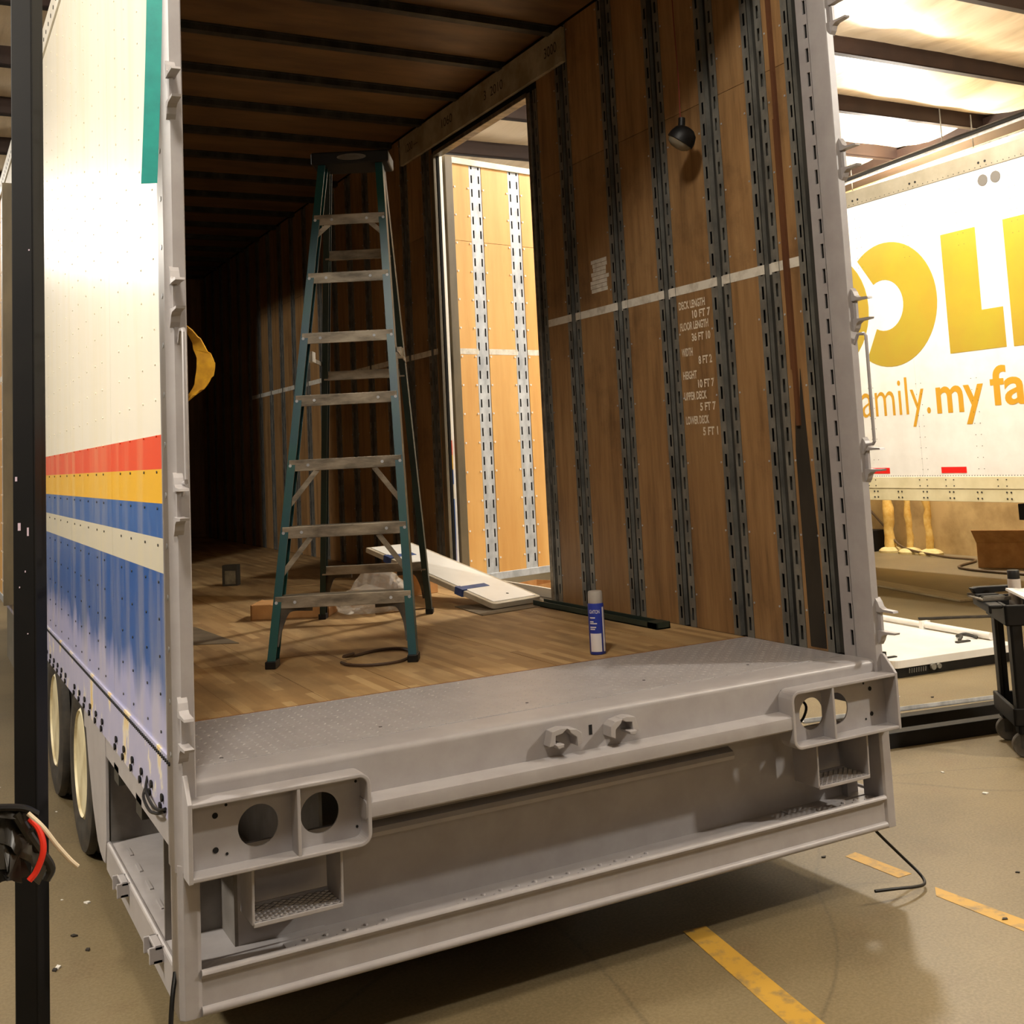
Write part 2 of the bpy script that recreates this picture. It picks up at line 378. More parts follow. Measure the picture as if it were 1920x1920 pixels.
# --- rear posts with hinge brackets and grab handle
def hinge_mesh():
    m = MB()
    for sz in (-1, 1):
        z = .042*sz
        ear = [(0, z+.045*sz), (-.012, z+.03*sz), (-.02, z+.012*sz), (-.034, z+.004*sz), (-.085, z+.001*sz), (-.088, z-.006*sz), (-.034, z-.006*sz), (-.014, z-.008*sz), (0, z-.008*sz)]
        m.prism(ear, 'x', -.013, .013)
    m.box(-.006, .006, -.016, .003, -.045, .045)
    return m
hme = hinge_mesh().mesh('hinge_bracket', PRIMER)
for sx in (-1, 1):
    side = 'left' if sx < 0 else 'right'
    m = MB()
    prof = [(sx*1.246, -.004), (sx*1.25, -.01), (sx*1.282, -.01), (sx*1.302, .014), (sx*1.302, .10), (sx*1.27, .10), (sx*1.27, .09), (sx*1.246, .09)]
    m.prism(prof, 'z', .60, 4.1)
    P = m.build('rear_post', PRIMER, TR, label='grey primed corner post')
    P.data.set_sharp_from_angle(angle=.6)
    # slotted strip on the inner face
    m = MB(); x0, x1 = sx*1.246, sx*1.252
    m.box(x0, x1, .088, .096, ZD, 4.02); m.box(x0, x1, .113, .152, ZD, 4.02)
    z = ZD; k = 0
    while z < 4.0:
        m.box(x0, x1, .096, .113, z, z+.042); z += .1
    m.box(sx*1.262, sx*1.266, .088, .15, ZD, 4.02)
    m.build('slotted_strip', PRIMER, P)
    m = MB(); m.box(sx*1.256, sx*1.261, .09, .15, ZD, 4.02); m.build('slot_backing', DARK, P)
    for z in (3.335, 2.745, 2.15, 1.575, .972): inst('hinge_bracket', hme, P, loc=(sx*1.28, -.008, z))
    m = MB(); x = sx*1.268
    path = [(x, -.008, 1.60), (x, -.03, 1.632), (x, -.062, 1.634), (x, -.07, 1.642), (x, -.07, 2.045), (x, -.062, 2.053), (x, -.03, 2.055), (x, -.008, 2.02)]
    m.tube(path, .0065, 8); m.build('grab_handle', PRIMER, P, smooth=True)
    # gusset / end plate of the light box
    m = MB(); m.prism([(-.005, .852), (-.02, .853), (-.075, .79), (-.075, .588), (.01, .588), (.01, .80)], 'x', sx*1.272, sx*1.284)
    m.build('gusset_plate', PRIMER, P, bevel=.002)
    # leg below
    m = MB(); m.prism([(sx*1.24, 0), (sx*1.25, -.006), (sx*1.285, -.006), (sx*1.298, .006), (sx*1.298, .10), (sx*1.24, .10)], 'z', .225, .62)
    m.build('bumper_leg', PRIMER, TR, bevel=.002)
HD = box('rear_header', (-1.302, 1.302, -.01, .12, 3.86, 4.1), PRIMER, TR, .004)

# --- sill, deck plate, ledge
m = MB()
prof = [(0.0, .785), (0.0, .812)] + [(.016-.016*math.cos(a), .816+.016*math.sin(a)) for a in (0, .5, 1.05, 1.57)] + [(.14, .832), (.14, .785)]
m.prism(prof, 'x', -1.246, -.79); m.prism(prof, 'x', .79, 1.246)
prof = [(0.0, .66)]+prof[1:]+[(.02, .785), (.02, .66)]
m.prism(prof, 'x', -.79, .79)
SI = m.build('rear_sill', PRIMER, TR, smooth=True)
box('lock_slot', (-.006, .006, -.0012, .004, .756, .787), DARK, SI)
m = MB()
for k in range(44):
    x = -1.22+2.44*k/44; m.box(x, x+.052, .136, .143, .8315, .8345)
m.build('weld_bead', PRIMER, SI, bevel=.001)
prof = [(0, .658), (-.062, .658), (-.069, .664), (-.071, .69), (-.069, .703), (-.06, .709), (0, .712), (0, .70)]
m = MB(); m.prism(prof, 'x', -.79, .79); m.build('ledge_beam', PRIMER, TR, smooth=True)
DP = box('deck_plate', (-1.244, 1.244, .135, .742, .80, .8305), PRIMER, TR)
m = MB()
nx, ny = 78, 19
for j in range(ny):
    for i in range(nx):
        x = -1.225+2.45*i/(nx-1); y = .16+.57*j/(ny-1); a = .75 if (i+j) % 2 else -.75
        c, s_ = math.cos(a)*.0095, math.sin(a)*.0095; u, w = -math.sin(a)*.0035, math.cos(a)*.0035
        m.add([(x-c, y-s_, .8303), (x+u, y+w, .8303), (x+c, y+s_, .8303), (x-u, y-w, .8303), (x-c*.4, y-s_*.4, .8318), (x+c*.4, y+s_*.4, .8318)],
              [(0, 1, 4), (1, 2, 5), (1, 5, 4), (2, 3, 5), (3, 0, 4), (3, 4, 5)])
m.build('tread_pattern', PRIMER, DP, kind='stuff')
for x, y in ((-1.13, .2), (-.62, .25), (-.1, .24), (.4, .28), (.85, .25)): MB().cyl((x, y, .82), (x, y, .8312), .006, 8).build('screw_hole', DARK, DP)

# --- lower recess and bumper channel
m = MB()
prof = [(.10, .66), (.10, .60), (.072, .588), (.066, .575), (.07, .562), (.10, .556), (.13, .55), (.13, .32), (.145, .32), (.145, .66)]
m.prism(prof, 'x', -.80, .62); m.build('recess_panel', PRIMER, TR, smooth=True, label='recessed panel behind the bumper')
box('recess_wing', (.62, 1.24, .13, .145, .32, .60), PRIMER, TR); box('recess_wing', (-1.11, -.80, .13, .145, .32, .60), PRIMER, TR); box('recess_back', (-1.28, -1.10, .29, .30, .31, .62), PRIMER_D, TR); box('added_return', (-1.12, -1.11, .13, .30, .31, .62), PRIMER_D, TR); box('recess_fold', (1.16, 1.175, .1, .13, .32, .60), PRIMER, TR)  # left back and return panels added in shaded primer to darken the opening
m = MB()
c0 = [(-.004+.0115*math.cos(math.radians(a)), .333+.0115*math.sin(math.radians(a))) for a in range(-60, 181, 30)]
prof = [(0, .318), (.0, .25)] + [(-.002+.012*math.cos(math.radians(a)), .238+.012*math.sin(math.radians(a))) for a in range(90, 300, 30)] + [(.02, .226), (.02, .31), (.14, .31), (.14, .324), (.012, .324)] + c0
m.prism(prof, 'x', -1.242, 1.242); BC = m.build('bumper_channel', PRIMER, TR, smooth=True)
m = MB(); m.box(-1.0, 1.24, .012, .07, .324, .3285); m.build('grip_plate', PRIMER, BC)
m = MB()
for x0, x1 in ((-.97, -.67), (-.47, .2), (.94, 1.2)):
    n = int((x1-x0)/.06)
    for i in range(n+1):
        for y, dx in ((.03, 0), (.054, .03)):
            x = x0+.06*i+dx; m.lathe([(.008, .328), (.006, .333), (.003, .334)], 7, 'z', (x, y, 0))
m.build('grip_dimples', PRIMER, BC, kind='stuff')

# --- tail light boxes
def hole_cell(m, x0, x1, z0, z1, cx, cz, r, y0, y1):
    an = sorted(set([k*math.pi/16 for k in range(32)] + [math.atan2(z-cz, x-cx) % (2*math.pi) for x in (x0, x1) for z in (z0, z1)]))
    ci, ou = [], []
    for a in an:
        c, s_ = math.cos(a), math.sin(a); t = 1e9
        if c > 1e-9: t = min(t, (x1-cx)/c)
        if c < -1e-9: t = min(t, (x0-cx)/c)
        if s_ > 1e-9: t = min(t, (z1-cz)/s_)
        if s_ < -1e-9: t = min(t, (z0-cz)/s_)
        ci.append((cx+r*c, cz+r*s_)); ou.append((cx+t*c, cz+t*s_))
    n = len(an); vs = [(p[0], y, p[1]) for y in (y0, y1) for ring in (ci, ou) for p in ring]; fs = []
    for i in range(n):
        j = (i+1) % n
        fs += [(i, j, n+j, n+i), (2*n+i, 3*n+i, 3*n+j, 2*n+j), (i, 2*n+i, 2*n+j, j)]
    m.add(vs, fs)
for sx in (-1, 1):
    m = MB(); xa, xb, za, zb = .775, 1.272, .59, .79
    inner = arc(xa+.035, za+.035, .035, 180, 270, 6) + [(xb, za)] + [(xb, zb)] + arc(xa+.035, zb-.035, .035, 90, 180, 6)
    t = .012
    inn = arc(xa+.035, za+.035, .035-t, 180, 270, 6) + [(xb, za+t)] + [(xb, zb-t)] + arc(xa+.035, zb-.035, .035-t, 90, 180, 6)
    n = len(inner); vs = [(sx*p[0], y, p[1]) for y in (-.074, .0) for ring in (inner, inn) for p in ring]; fs = []
    for i in range(n):
        j = (i+1) % n
        if i == 7: continue
        fs += [(i, j, n+j, n+i), (2*n+i, 3*n+i, 3*n+j, 2*n+j), (i, 2*n+i, 2*n+j, j), (n+i, n+j, 3*n+j, 3*n+i)]
    m.add(vs, fs); LB = m.build('light_box', PRIMER, TR, bevel=.003, label='welded frame of an empty tail light box')
    m = MB()
    hx = (.908, 1.083) if sx < 0 else (.912, 1.03)
    mid = .985 if sx < 0 else .968
    hole_cell(m, xa+.01, mid, za+.008, zb-.008, hx[0], .688, .056, -.014, -.009)
    hole_cell(m, mid, xb, za+.008, zb-.008, hx[1], .688, .056, -.014, -.009)
    if sx < 0: m.v = [(-x, y, z) for x, y, z in m.v]
    m.build('light_plate', PRIMER, LB)
    box('divider', (sx*mid-.005, sx*mid+.005, -.073, -.01, za+.006, zb-.006), PRIMER, LB, .002)
    for x, z, r in ((1.20, .735, .008), (1.20, .645, .008), (1.17, .758, .004), (1.17, .63, .004), (.80, .755, .004), (.80, .63, .004)):
        MB().cyl((sx*x, -.0155, z), (sx*x, -.01, z), r, 10).build('bolt_hole', DARK, LB)
    # little step hanging under the light box
    m = MB(); a, b = .857, 1.108
    if sx > 0: a, b = .905, 1.145
    for x in (a, b): m.prism([(-.04, .60), (-.036, .435), (.09, .435), (.09, .60)], 'x', sx*x-.004, sx*x+.004)
    m.box(min(sx*a, sx*b), max(sx*a, sx*b), -.04, -.034, .43, .442); m.box(min(sx*a, sx*b), max(sx*a, sx*b), .084, .09, .43, .45)
    ST = m.build('step_bracket', PRIMER, TR, bevel=.002, label='small hanging step with mesh tread')
    m = MB(); lo, hi = min(sx*a, sx*b), max(sx*a, sx*b); n = 10; dx = (hi-lo)/n
    for i in range(n):
        for j in range(5):
            x = lo+dx*i; y = -.034+.0235*j
            for (xa2, ya, xb2, yb) in ((x, y+.012, x+dx/2, y), (x+dx/2, y, x+dx, y+.012), (x, y+.012, x+dx/2, y+.0235), (x+dx/2, y+.0235, x+dx, y+.012)):
                dv = Vector((xb2-xa2, yb-ya, 0)).normalized(); nv = Vector((-dv.y, dv.x, 0))*.0022
                m.add([(xa2-nv.x, ya-nv.y, .437), (xa2+nv.x, ya+nv.y, .437), (xb2+nv.x, yb+nv.y, .437), (xb2-nv.x, yb-nv.y, .437),
                       (xa2-nv.x, ya-nv.y, .443), (xa2+nv.x, ya+nv.y, .443), (xb2+nv.x, yb+nv.y, .443), (xb2-nv.x, yb-nv.y, .443)],
                      [(0, 1, 2, 3), (4, 7, 6, 5), (0, 4, 5, 1), (1, 5, 6, 2), (2, 6, 7, 3), (3, 7, 4, 0)])
    m.build('mesh_tread', PRIMER, ST, kind='stuff')

# --- latch keepers on the sill
for cx, fl in ((-.12, 1), (.105, -1)):
    m = MB(); z1 = .80
    def T(x): return cx+fl*x
    m.prism([(T(-.055), .752), (T(-.043), .797), (T(-.01), .803), (T(.015), .80), (T(-.005), .786), (T(-.03), .782), (T(-.032), .752)], 'y', -.04, 0)
    m.prism([(T(.01), .80), (T(.04), .795), (T(.058), .782), (T(.06), .75), (T(.042), .742), (T(.04), .77), (T(.02), .785)], 'y', -.05, 0)
    m.prism([(T(-.038), .758), (T(-.008), .758), (T(-.012), .748), (T(-.03), .744)], 'y', -.055, 0)
    m.build('latch_keeper', PRIMER, TR, bevel=.002)

# --- side steps, rails, fenders (both sides)
for sx in (-1, 1):
    X = lambda v: sx*v
    def bx(name, b, mat, par=TR, bev=0, **k):
        x0, x1 = sorted((sx*b[0], sx*b[1])); return box(name, (x0, x1)+b[2:], mat, par, bev, **k)
    SS = bx('side_step', (.86, 1.297, .09, 1.32, .315, .328), PRIMER, TR, label='grey side step recess ahead of the rear leg')
    bx('step_skirt', (1.286, 1.296, .101, 1.32, .232, .328), PRIMER, SS, .003)
    m = MB(); m.cyl((sx*1.29, .101, .33), (sx*1.29, 1.31, .33), .008, 8); m.build('edge_bead', PRIMER, SS, smooth=True)
    for k in range(6): bx('tread_weld', (1.235, 1.245, .16+.19*k, .25+.19*k, .328, .332), PRIMER, SS)
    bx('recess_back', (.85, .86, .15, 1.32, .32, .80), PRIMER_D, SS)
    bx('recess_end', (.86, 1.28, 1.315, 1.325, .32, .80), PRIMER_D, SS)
    bx('rail_flange', (1.284, 1.297, .02, 1.9, .64, .715), PRIMER, TR)
    m = MB(); m.prism([(1.291, .715), (1.291, .34), (1.324, .255), (1.378, .25), (1.45, .262), (1.513, .284), (1.63, .38), (1.753, .533), (1.86, .715)], 'x', *sorted((sx*1.288, sx*1.3005)))
    m.build('fender_plate', PRIMER, TR, bevel=.002)
    for y in (.28, .86):
        m = MB(); lo, hi = sorted((sx*1.295, sx*1.335))
        m.box(lo, hi, y-.05, y-.042, .295, .34); m.box(lo, hi, y+.042, y+.05, .295, .34); m.box(*sorted((sx*1.298, sx*1.325)), y-.05, y+.05, .295, .305)
        m.box(*sorted((sx*1.298, sx*1.32)), y-.05, y+.05, .33, .34)
        m.build('lamp_bracket', PRIMER, TR, bevel=.002)
    for y in (.55, 1.0): bx('hanging_lug', (1.27, 1.297, y, y+.1, .60, .66), GALV_DARK, TR)
    # bottom rail with bolts
    RL = bx('bottom_rail', (1.285, 1.301, .03, YF, .711, .885), RAILP if sx < 0 else LINER, TR)
    m = MB()
    for k in range(28):
        y = .17+.165*k*(1 if k < 14 else 1.0)
        if k % 7 == 6: continue
        for dz, dy in ((.758, 0), (.728, .03)):
            m.lathe([(.012, 0), (.012, .004), (.008, .007)], 8, 'x', (sx*1.301 if sx > 0 else -1.308, y+dy, dz))
    m.build('rail_bolts', BLACK, RL, kind='stuff')
    m = MB()
    for k in range(200):
        y = .06+.026*k; m.lathe([(.0055, 0), (.0055, .004)], 6, 'x', (sx*1.302 if sx > 0 else -1.306, y, .872))
    m.build('seam_rivets', BLACK, RL, kind='stuff')
    # side skin panels
    seams = [.015, 1.075, 2.275, 3.475, 4.675, 5.875, 7.075, 8.275, 9.475, 10.675, YF]
    def skin(y0, y1, z0, z1):
        if y1-y0 > .01: bx('side_panel', (1.2895, 1.2955, y0+.0015, y1-.0015, z0, z1), SIDE, TR)
    for y0, y1 in zip(seams, seams[1:]):
        da, db = door_span(sx)
        if y1 > da and y0 < db:
            skin(y0, min(y1, da), .88, 3.98); skin(max(y0, db), y1, .88, 3.98)
            skin(max(y0, da), min(y1, db), DZ, 3.98)
        else: skin(y0, y1, .88, 3.98)
    m = MB(); mu = MB(); xr = sx*1.2955 if sx > 0 else -1.2985
    for y in (.205, .414, .668, .87, 1.27, 1.455, 1.7, 1.952, 2.15, 2.42, 2.69, 2.95, 3.2, 3.42, 3.7, 4.0):
        if sx > 0 and DY0-.05 < y < DY1+.05: continue
        z = .93
        while z < 1.75: m.lathe([(.0045, 0), (.0045, .002), (.002, .003)], 6, 'x', (xr, y, z)); z += .105
        while z < 3.95: mu.lathe([(.0045, 0), (.0045, .002), (.002, .003)], 6, 'x', (xr, y, z)); z += .105
    m.build('skin_rivets', GALV_DARK, RL, kind='stuff'); mu.build('painted_rivets', SIDE, RL, kind='stuff')
    m = MB(); z = .9
    while z < 4: m.lathe([(.008, 0), (.007, .004), (.003, .006)], 8, 'x', (sx*1.2975 if sx > 0 else -1.3035, .045, z)); z += .14
    m.build('edge_bolts', GALV_NEW, RL, kind='stuff')
    TRL = bx('top_rail', (1.285, 1.305, .03, YF, 3.975, 4.11), LINER, TR)
    m = MB()
    for k in range(90): m.lathe([(.012, 0), (.012, .002)], 8, 'x', (sx*1.3055 if sx > 0 else -1.307, .1+.12*k, 4.03))
    m.build('rail_holes', BLACK, TRL, kind='stuff')
    # wheels
    for y in (2.36, 3.42):
        WH = empty('wheel', (sx*1.27, y, .385), parent=TR)
        if sx > 0: WH.rotation_euler = (0, 0, math.pi)
        for off, nm in ((.125, 'tyre'), (.405, 'inner_tyre')):
            m = MB(); h = .12
            pr = [(.235, -h*.8), (.27, -h), (.33, -h*1.0), (.372, -h*.93), (.383, -h*.8)]
            for g in (-.55, -.2, .2, .55): pr += [(.385, (g-.1)*h), (.376, (g-.06)*h), (.376, (g+.06)*h), (.385, (g+.1)*h)]
            pr += [(.383, h*.8), (.372, h*.93), (.33, h), (.27, h), (.235, h*.8)]
            m.lathe(pr, 48, 'x', (off, 0, 0)); m.build(nm, RUBBER, WH, smooth=True)
        m = MB(); m.lathe([(.238, .02), (.228, .01), (.218, .03), (.205, .06), (.2, .14), (.12, .155), (.11, .13), (.05, .13)], 40, 'x'); m.build('rim', CREAM, WH, smooth=True)
        m = MB(); m.lathe([(.09, .15), (.085, .06), (.07, .05), (.0, .05)], 24, 'x'); HB = m.build('hub', CREAM, WH, smooth=True)
        m = MB()
        for k in range(8):
            a = k*math.pi/4; m.cyl((.155, .145*math.cos(a), .145*math.sin(a)), (.125, .145*math.cos(a), .145*math.sin(a)), .014, 6)
        m.build('wheel_nuts', GALV_DARK, WH, kind='stuff')
for y in (2.36, 3.42): MB().cyl((-.95, y, .385), (.95, y, .385), .06, 16).build('axle', BLACK, TR, smooth=True)
for x in (-.5, .5): box('frame_rail', (x-.04, x+.04, 1.4, 10.8, .5, .74), BLACK, TR)
box('underfloor', (-1.28, 1.28, .16, YF, .74, .78), PRIMER_D, TR)
for sx in (-1, 1):
    for y in (7.6,):
        LG = MB().box(sx*1.0-.06, sx*1.0+.06, y-.06, y+.06, .06, .74).box(sx*1.0-.14, sx*1.0+.14, y-.14, y+.14, 0, .06).build('landing_leg', ALU, TR, bevel=.004)
    box('tool_box', tuple(sorted((sx*.8, sx*1.28)))+(5.2, 6.6, .3, .7), GALV, TR, .006)
box('front_wall', (-1.29, 1.29, YF-.06, YF, .74, 4.08), PLY, TR)
RF = box('roof_skin', (-1.296, 1.296, .0, YF, 4.075, 4.11), LINER, TR)

# --- ceiling liner and bows
bows = [.22+.625*k for k in range(18)]
CLB = box('ceiling_backing', (-1.25, 1.25, .1, YF-.06, 4.05, 4.07), DARK, TR)
for a, b in zip([.12]+bows, bows+[YF-.06]):
    if b-a > .12: box('ceiling_panel', (-1.244, 1.244, a+.012, b-.012, CZ+.012, CZ+.02), CEILPLY, CLB)
bow = MB(); bow.box(-1.244, 1.244, -.03, .03, -.028, .03).box(-1.244, 1.244, -.045, .045, .004, .012); bme = bow.mesh('roof_bow', GALV_DARK)
for y in bows: inst('roof_bow', bme, CLB, loc=(0, y, CZ))

# --- floor: planks
FB = box('trailer_floor', (-1.244, 1.244, .742, YF-.06, .78, .805), DARK, TR)
pw = 2.488/8
for i in range(8):
    y = .743; k = 0
    while y < YF-.07:
        L = random.choice((2.1, 2.6, 3.2)) if k else random.choice((1.0, 1.7, 2.4, 3.0))
        y1 = min(y+L, YF-.065)
        box('plank', (-1.244+pw*i+.001, -1.244+pw*(i+1)-.001, y, y1-.002, .805, ZD - random.choice((0, 0, .001))), WOODFLOOR, FB); y = y1; k += 1
box('floor_edge_strip', (-1.244, 1.244, .7405, .746, .8, .8315), M('raw_edge_wood', (150, 96, 40), (120, 74, 30), 10, rough=.6), FB)
GREYP = M('worn_grey_patch', (118, 104, 82), (92, 78, 58), 8, rough=.65)
MB().prism([(-.93, 2.55), (-.55, 2.31), (-.60, 3.05), (-.95, 3.3)], 'z', .829, .8325).build('patch_plate', GREYP, FB)
MB().prism([(.70, 2.22), (1.08, 2.28), (1.06, 2.62), (.74, 2.66)], 'z', .829, .8335).build('patch_plate', GREYP, FB)

# --- side walls inside: backing, plywood, slotted tracks
TRK_H = CZ-ZD-.005
def track_mesh(w=.135, mat_name='slotted_track'):
    m = MB(); fw = .045; th = .003
    for s0 in (0, w-fw):
        m.box(0, th, s0, s0+.014, 0, TRK_H); m.box(0, th, s0+.030, s0+fw, 0, TRK_H)
        m.box(0, th, s0+.014, s0+.030, 0, .03); z = .03
        while z < TRK_H-.1:
            m.box(0, th, s0+.014, s0+.030, z+.056, z+.1); z += .1
        m.box(0, th, s0+.014, s0+.030, z+.056, TRK_H)
    m.box(0, .026, fw-.003, fw, 0, TRK_H); m.box(0, .026, w-fw, w-fw+.003, 0, TRK_H)
    return m
tme = track_mesh().mesh('slotted_track', GALV)
tback = MB().box(.024, .028, 0, .135, 0, TRK_H).mesh('track_channel', GALV_DARK)
rightT = [(.36+.005), .69, 1.10, 1.51, 1.975, ] + [3.90+.4064*k for k in range(18)]
leftT = [.36+.4064*k for k in range(26)]
WALLS = {}
for sx, tl in ((1, rightT), (-1, leftT)):
    m = MB()
    da, db = door_span(sx); segs = [(.10, da), (db, YF-.06)]
    for a, b in segs: m.box(*sorted((sx*1.272, sx*1.288)), a, b, .76, 4.06)
    m.box(*sorted((sx*1.272, sx*1.288)), da, db, DZ, 4.06)
    WB_ = m.build('right_side_wall' if sx > 0 else 'left_side_wall', DARK, TR); WALLS[sx] = WB_
    ivs = []
    for y in tl:
        if y+.135 > YF-.07 or (sx < 0 and y+.16 > LY0 and y-.03 < LY1): continue
        o = inst('slotted_track', tme, WB_, loc=(sx*1.2465, y, ZD), scale=(sx, 1, 1)); inst('track_channel', tback, WB_, loc=(sx*1.2465, y, ZD), scale=(sx, 1, 1)); ivs.append((y, y+.135))
    edges = sorted(ivs); prev = .24 if sx > 0 else .155; pan = []
    for a, b in edges:
        if sx > 0 and prev < DY0 < a: pan.append((prev, 2.33)); prev = 3.875
        if sx < 0 and prev < LY0 < a: pan.append((prev, LY0-.03)); prev = LY1+.03
        if a-prev > .02: pan.append((prev, a))
        prev = b
    if YF-.07-prev > .03: pan.append((prev, YF-.07))
    for a, b in pan:
        box('plywood_panel', (*sorted((sx*1.249, sx*1.262)), a+.002, b-.002, ZD, 3.215), PLY, WB_)
        box('plywood_panel', (*sorted((sx*1.249, sx*1.262)), a+.002, b-.002, 3.2175, CZ), PLY, WB_)
    # white tape line
    for a, b in pan+ivs:
        m = MB(); lo, hi = sorted((sx*1.2478, sx*1.25)) if (a, b) in pan else sorted((sx*1.2445, sx*1.2466))
        if (a, b) in pan: m.box(lo, hi, a+.002, b-.002, 2.365, 2.405)
        else:
            m.box(lo, hi, a, a+.045, 2.365, 2.405); m.box(lo, hi, b-.045, b, 2.365, 2.405)
            l2, h2 = sorted((sx*1.268, sx*1.2705)); m.box(l2, h2, a+.05, b-.05, 2.362, 2.408)
        if a < 8.6: m.build('white_tape', TAPEW, WB_)
    # screw heads along the plywood edges
    m = MB()
    for a, b in pan:
        if a > 6 or b-a < .1: continue
        for y in (a+.014, b-.014):
            z = ZD+.15
            while z < 4: m.lathe([(.005, 0), (.004, .0025)], 6, 'x', (sx*1.249-(.0025 if sx > 0 else 0), y, z)); z += .3
    m.build('panel_screws', GALV_NEW, WB_, kind='stuff')
RW = WALLS[1]
# channel next to the rear post, damaged timber, half track by the door
m = MB(); m.box(1.27, 1.274, .15, .245, ZD, CZ); m.build('corner_channel', GALV_DARK, RW)
fm = MB()
fm.box(1.2465, 1.2495, .20, .214, ZD, CZ).box(1.2465, 1.2495, .227, .242, ZD, CZ).box(1.2465, 1.272, .20, .203, ZD, CZ)
z = ZD
while z < 4.0: fm.box(1.2465, 1.2495, .214, .227, z, z+.048); z += .1
fm.build('slotted_track', GALV, RW)
m = MB(); m.box(1.236, 1.249, .300, .320, 1.72, 3.6); m.box(1.238, 1.249, .318, .330, 1.95, 3.0); m.build('split_batten', M('split_wood', (104, 64, 32), (84, 48, 24), 9, (1, 1, .2), rough=.7), RW)
m = MB(); m.prism([(.25, .84), (.34, .84), (.345, 1.62), (.325, 1.86), (.31, 1.70), (.285, 1.95), (.27, 1.6), (.255, 1.3)], 'x', 1.2465, 1.2488); m.build('rotted_panel', M('rotted_wood', (52, 44, 32), (36, 30, 22), 9, (1, 1, .3), rough=.9), RW)
fm = MB(); fm.box(1.2465, 1.2495, 2.33, 2.345, ZD, DZ).box(1.2465, 1.2495, 2.358, 2.375, ZD, DZ).box(1.2465, 1.272, 2.372, 2.375, ZD, DZ).box(1.27, 1.273, 2.33, 2.45, ZD, DZ).box(1.2465, 1.2495, 2.405, 2.418, ZD, DZ)
z = ZD
while z < DZ-.06: fm.box(1.2465, 1.2495, 2.345, 2.358, z, z+.048); z += .1
fm.build('slotted_track', GALV, RW)
# door jambs
DJ = box('door_jamb', (1.243, 1.305, 2.418, 2.452, ZD, DZ), ALU, TR, .003)
box('door_jamb', (1.243, 1.262, 3.815, 3.872, ZD, DZ), M('dirty_grey_paint', (128, 116, 92), (90, 80, 62), 6, (1, 1, .3), rough=.6), TR, .003)
box('door_jamb', (1.262, 1.318, 3.83, 3.86, ZD-.02, DZ), WHITE, TR, .003)
box('door_header', (1.243, 1.305, DY0, DY1, DZ-.02, DZ+.01), ALU, TR, .003)
box('door_sill', (1.2, 1.305, DY0, DY1, .785, ZD+.004), ALU, TR, .003)
# header board with marker notes
HB = box('header_board', (1.222, 1.245, 1.975, 4.36, 3.80, 4.0), MARKER_BOARD, TR, .003, label='pale board over the side door with marker numbers')
for body, ya, h, w in (('1200 —', 4.24, 3.90, .22), ('1060', 3.60, 3.905, .17), ('3  2010', 2.95, 3.90, .26), ('3000', 2.17, 3.905, .14)):
    t = text_fit(body, 0, w, h-.03, h+.03, 0, lambda u, q, ya=ya: (1.2212, ya-u, q)); t.build('marker_note', INK, HB)
# torn paper and stencil lettering
rp = random.Random(5)
m = MB(); z = 2.485
for k in range(8):
    a = 1.67+rp.uniform(0, .03); b = 1.845+rp.uniform(-.03, .01); m.box(1.2472, 1.2492, a, b, 2.485+.022*k, 2.485+.022*k+.0195)
m.build('torn_paper', TAPEW, RW)
sten = [('DECK LENGTH', 0, .2, 2.312), ('10 FT 7', .10, .235, 2.262), ('FLOOR LENGTH', 0, .215, 2.212), ('36 FT 10', .085, .225, 2.157), ('WIDTH', 0, .085, 2.092), ('8 FT 2', .125, .225, 2.048),
        ('HEIGHT', 0, .105, 1.985), ('10 FT 7', .11, .23, 1.94), ('UPPER DECK', 0, .17, 1.888), ('5 FT 7', .115, .23, 1.834), ('LOWER DECK', 0, .175, 1.776), ('5 FT 1', .125, .235, 1.722)]
for body, u0, u1, z in sten:
    t = text_fit(body, u0, u1, z-.019, z+.019, .03, lambda u, q: (1.2484, 1.082-u, q)); t.build('stencil_lettering', STENCIL, RW)

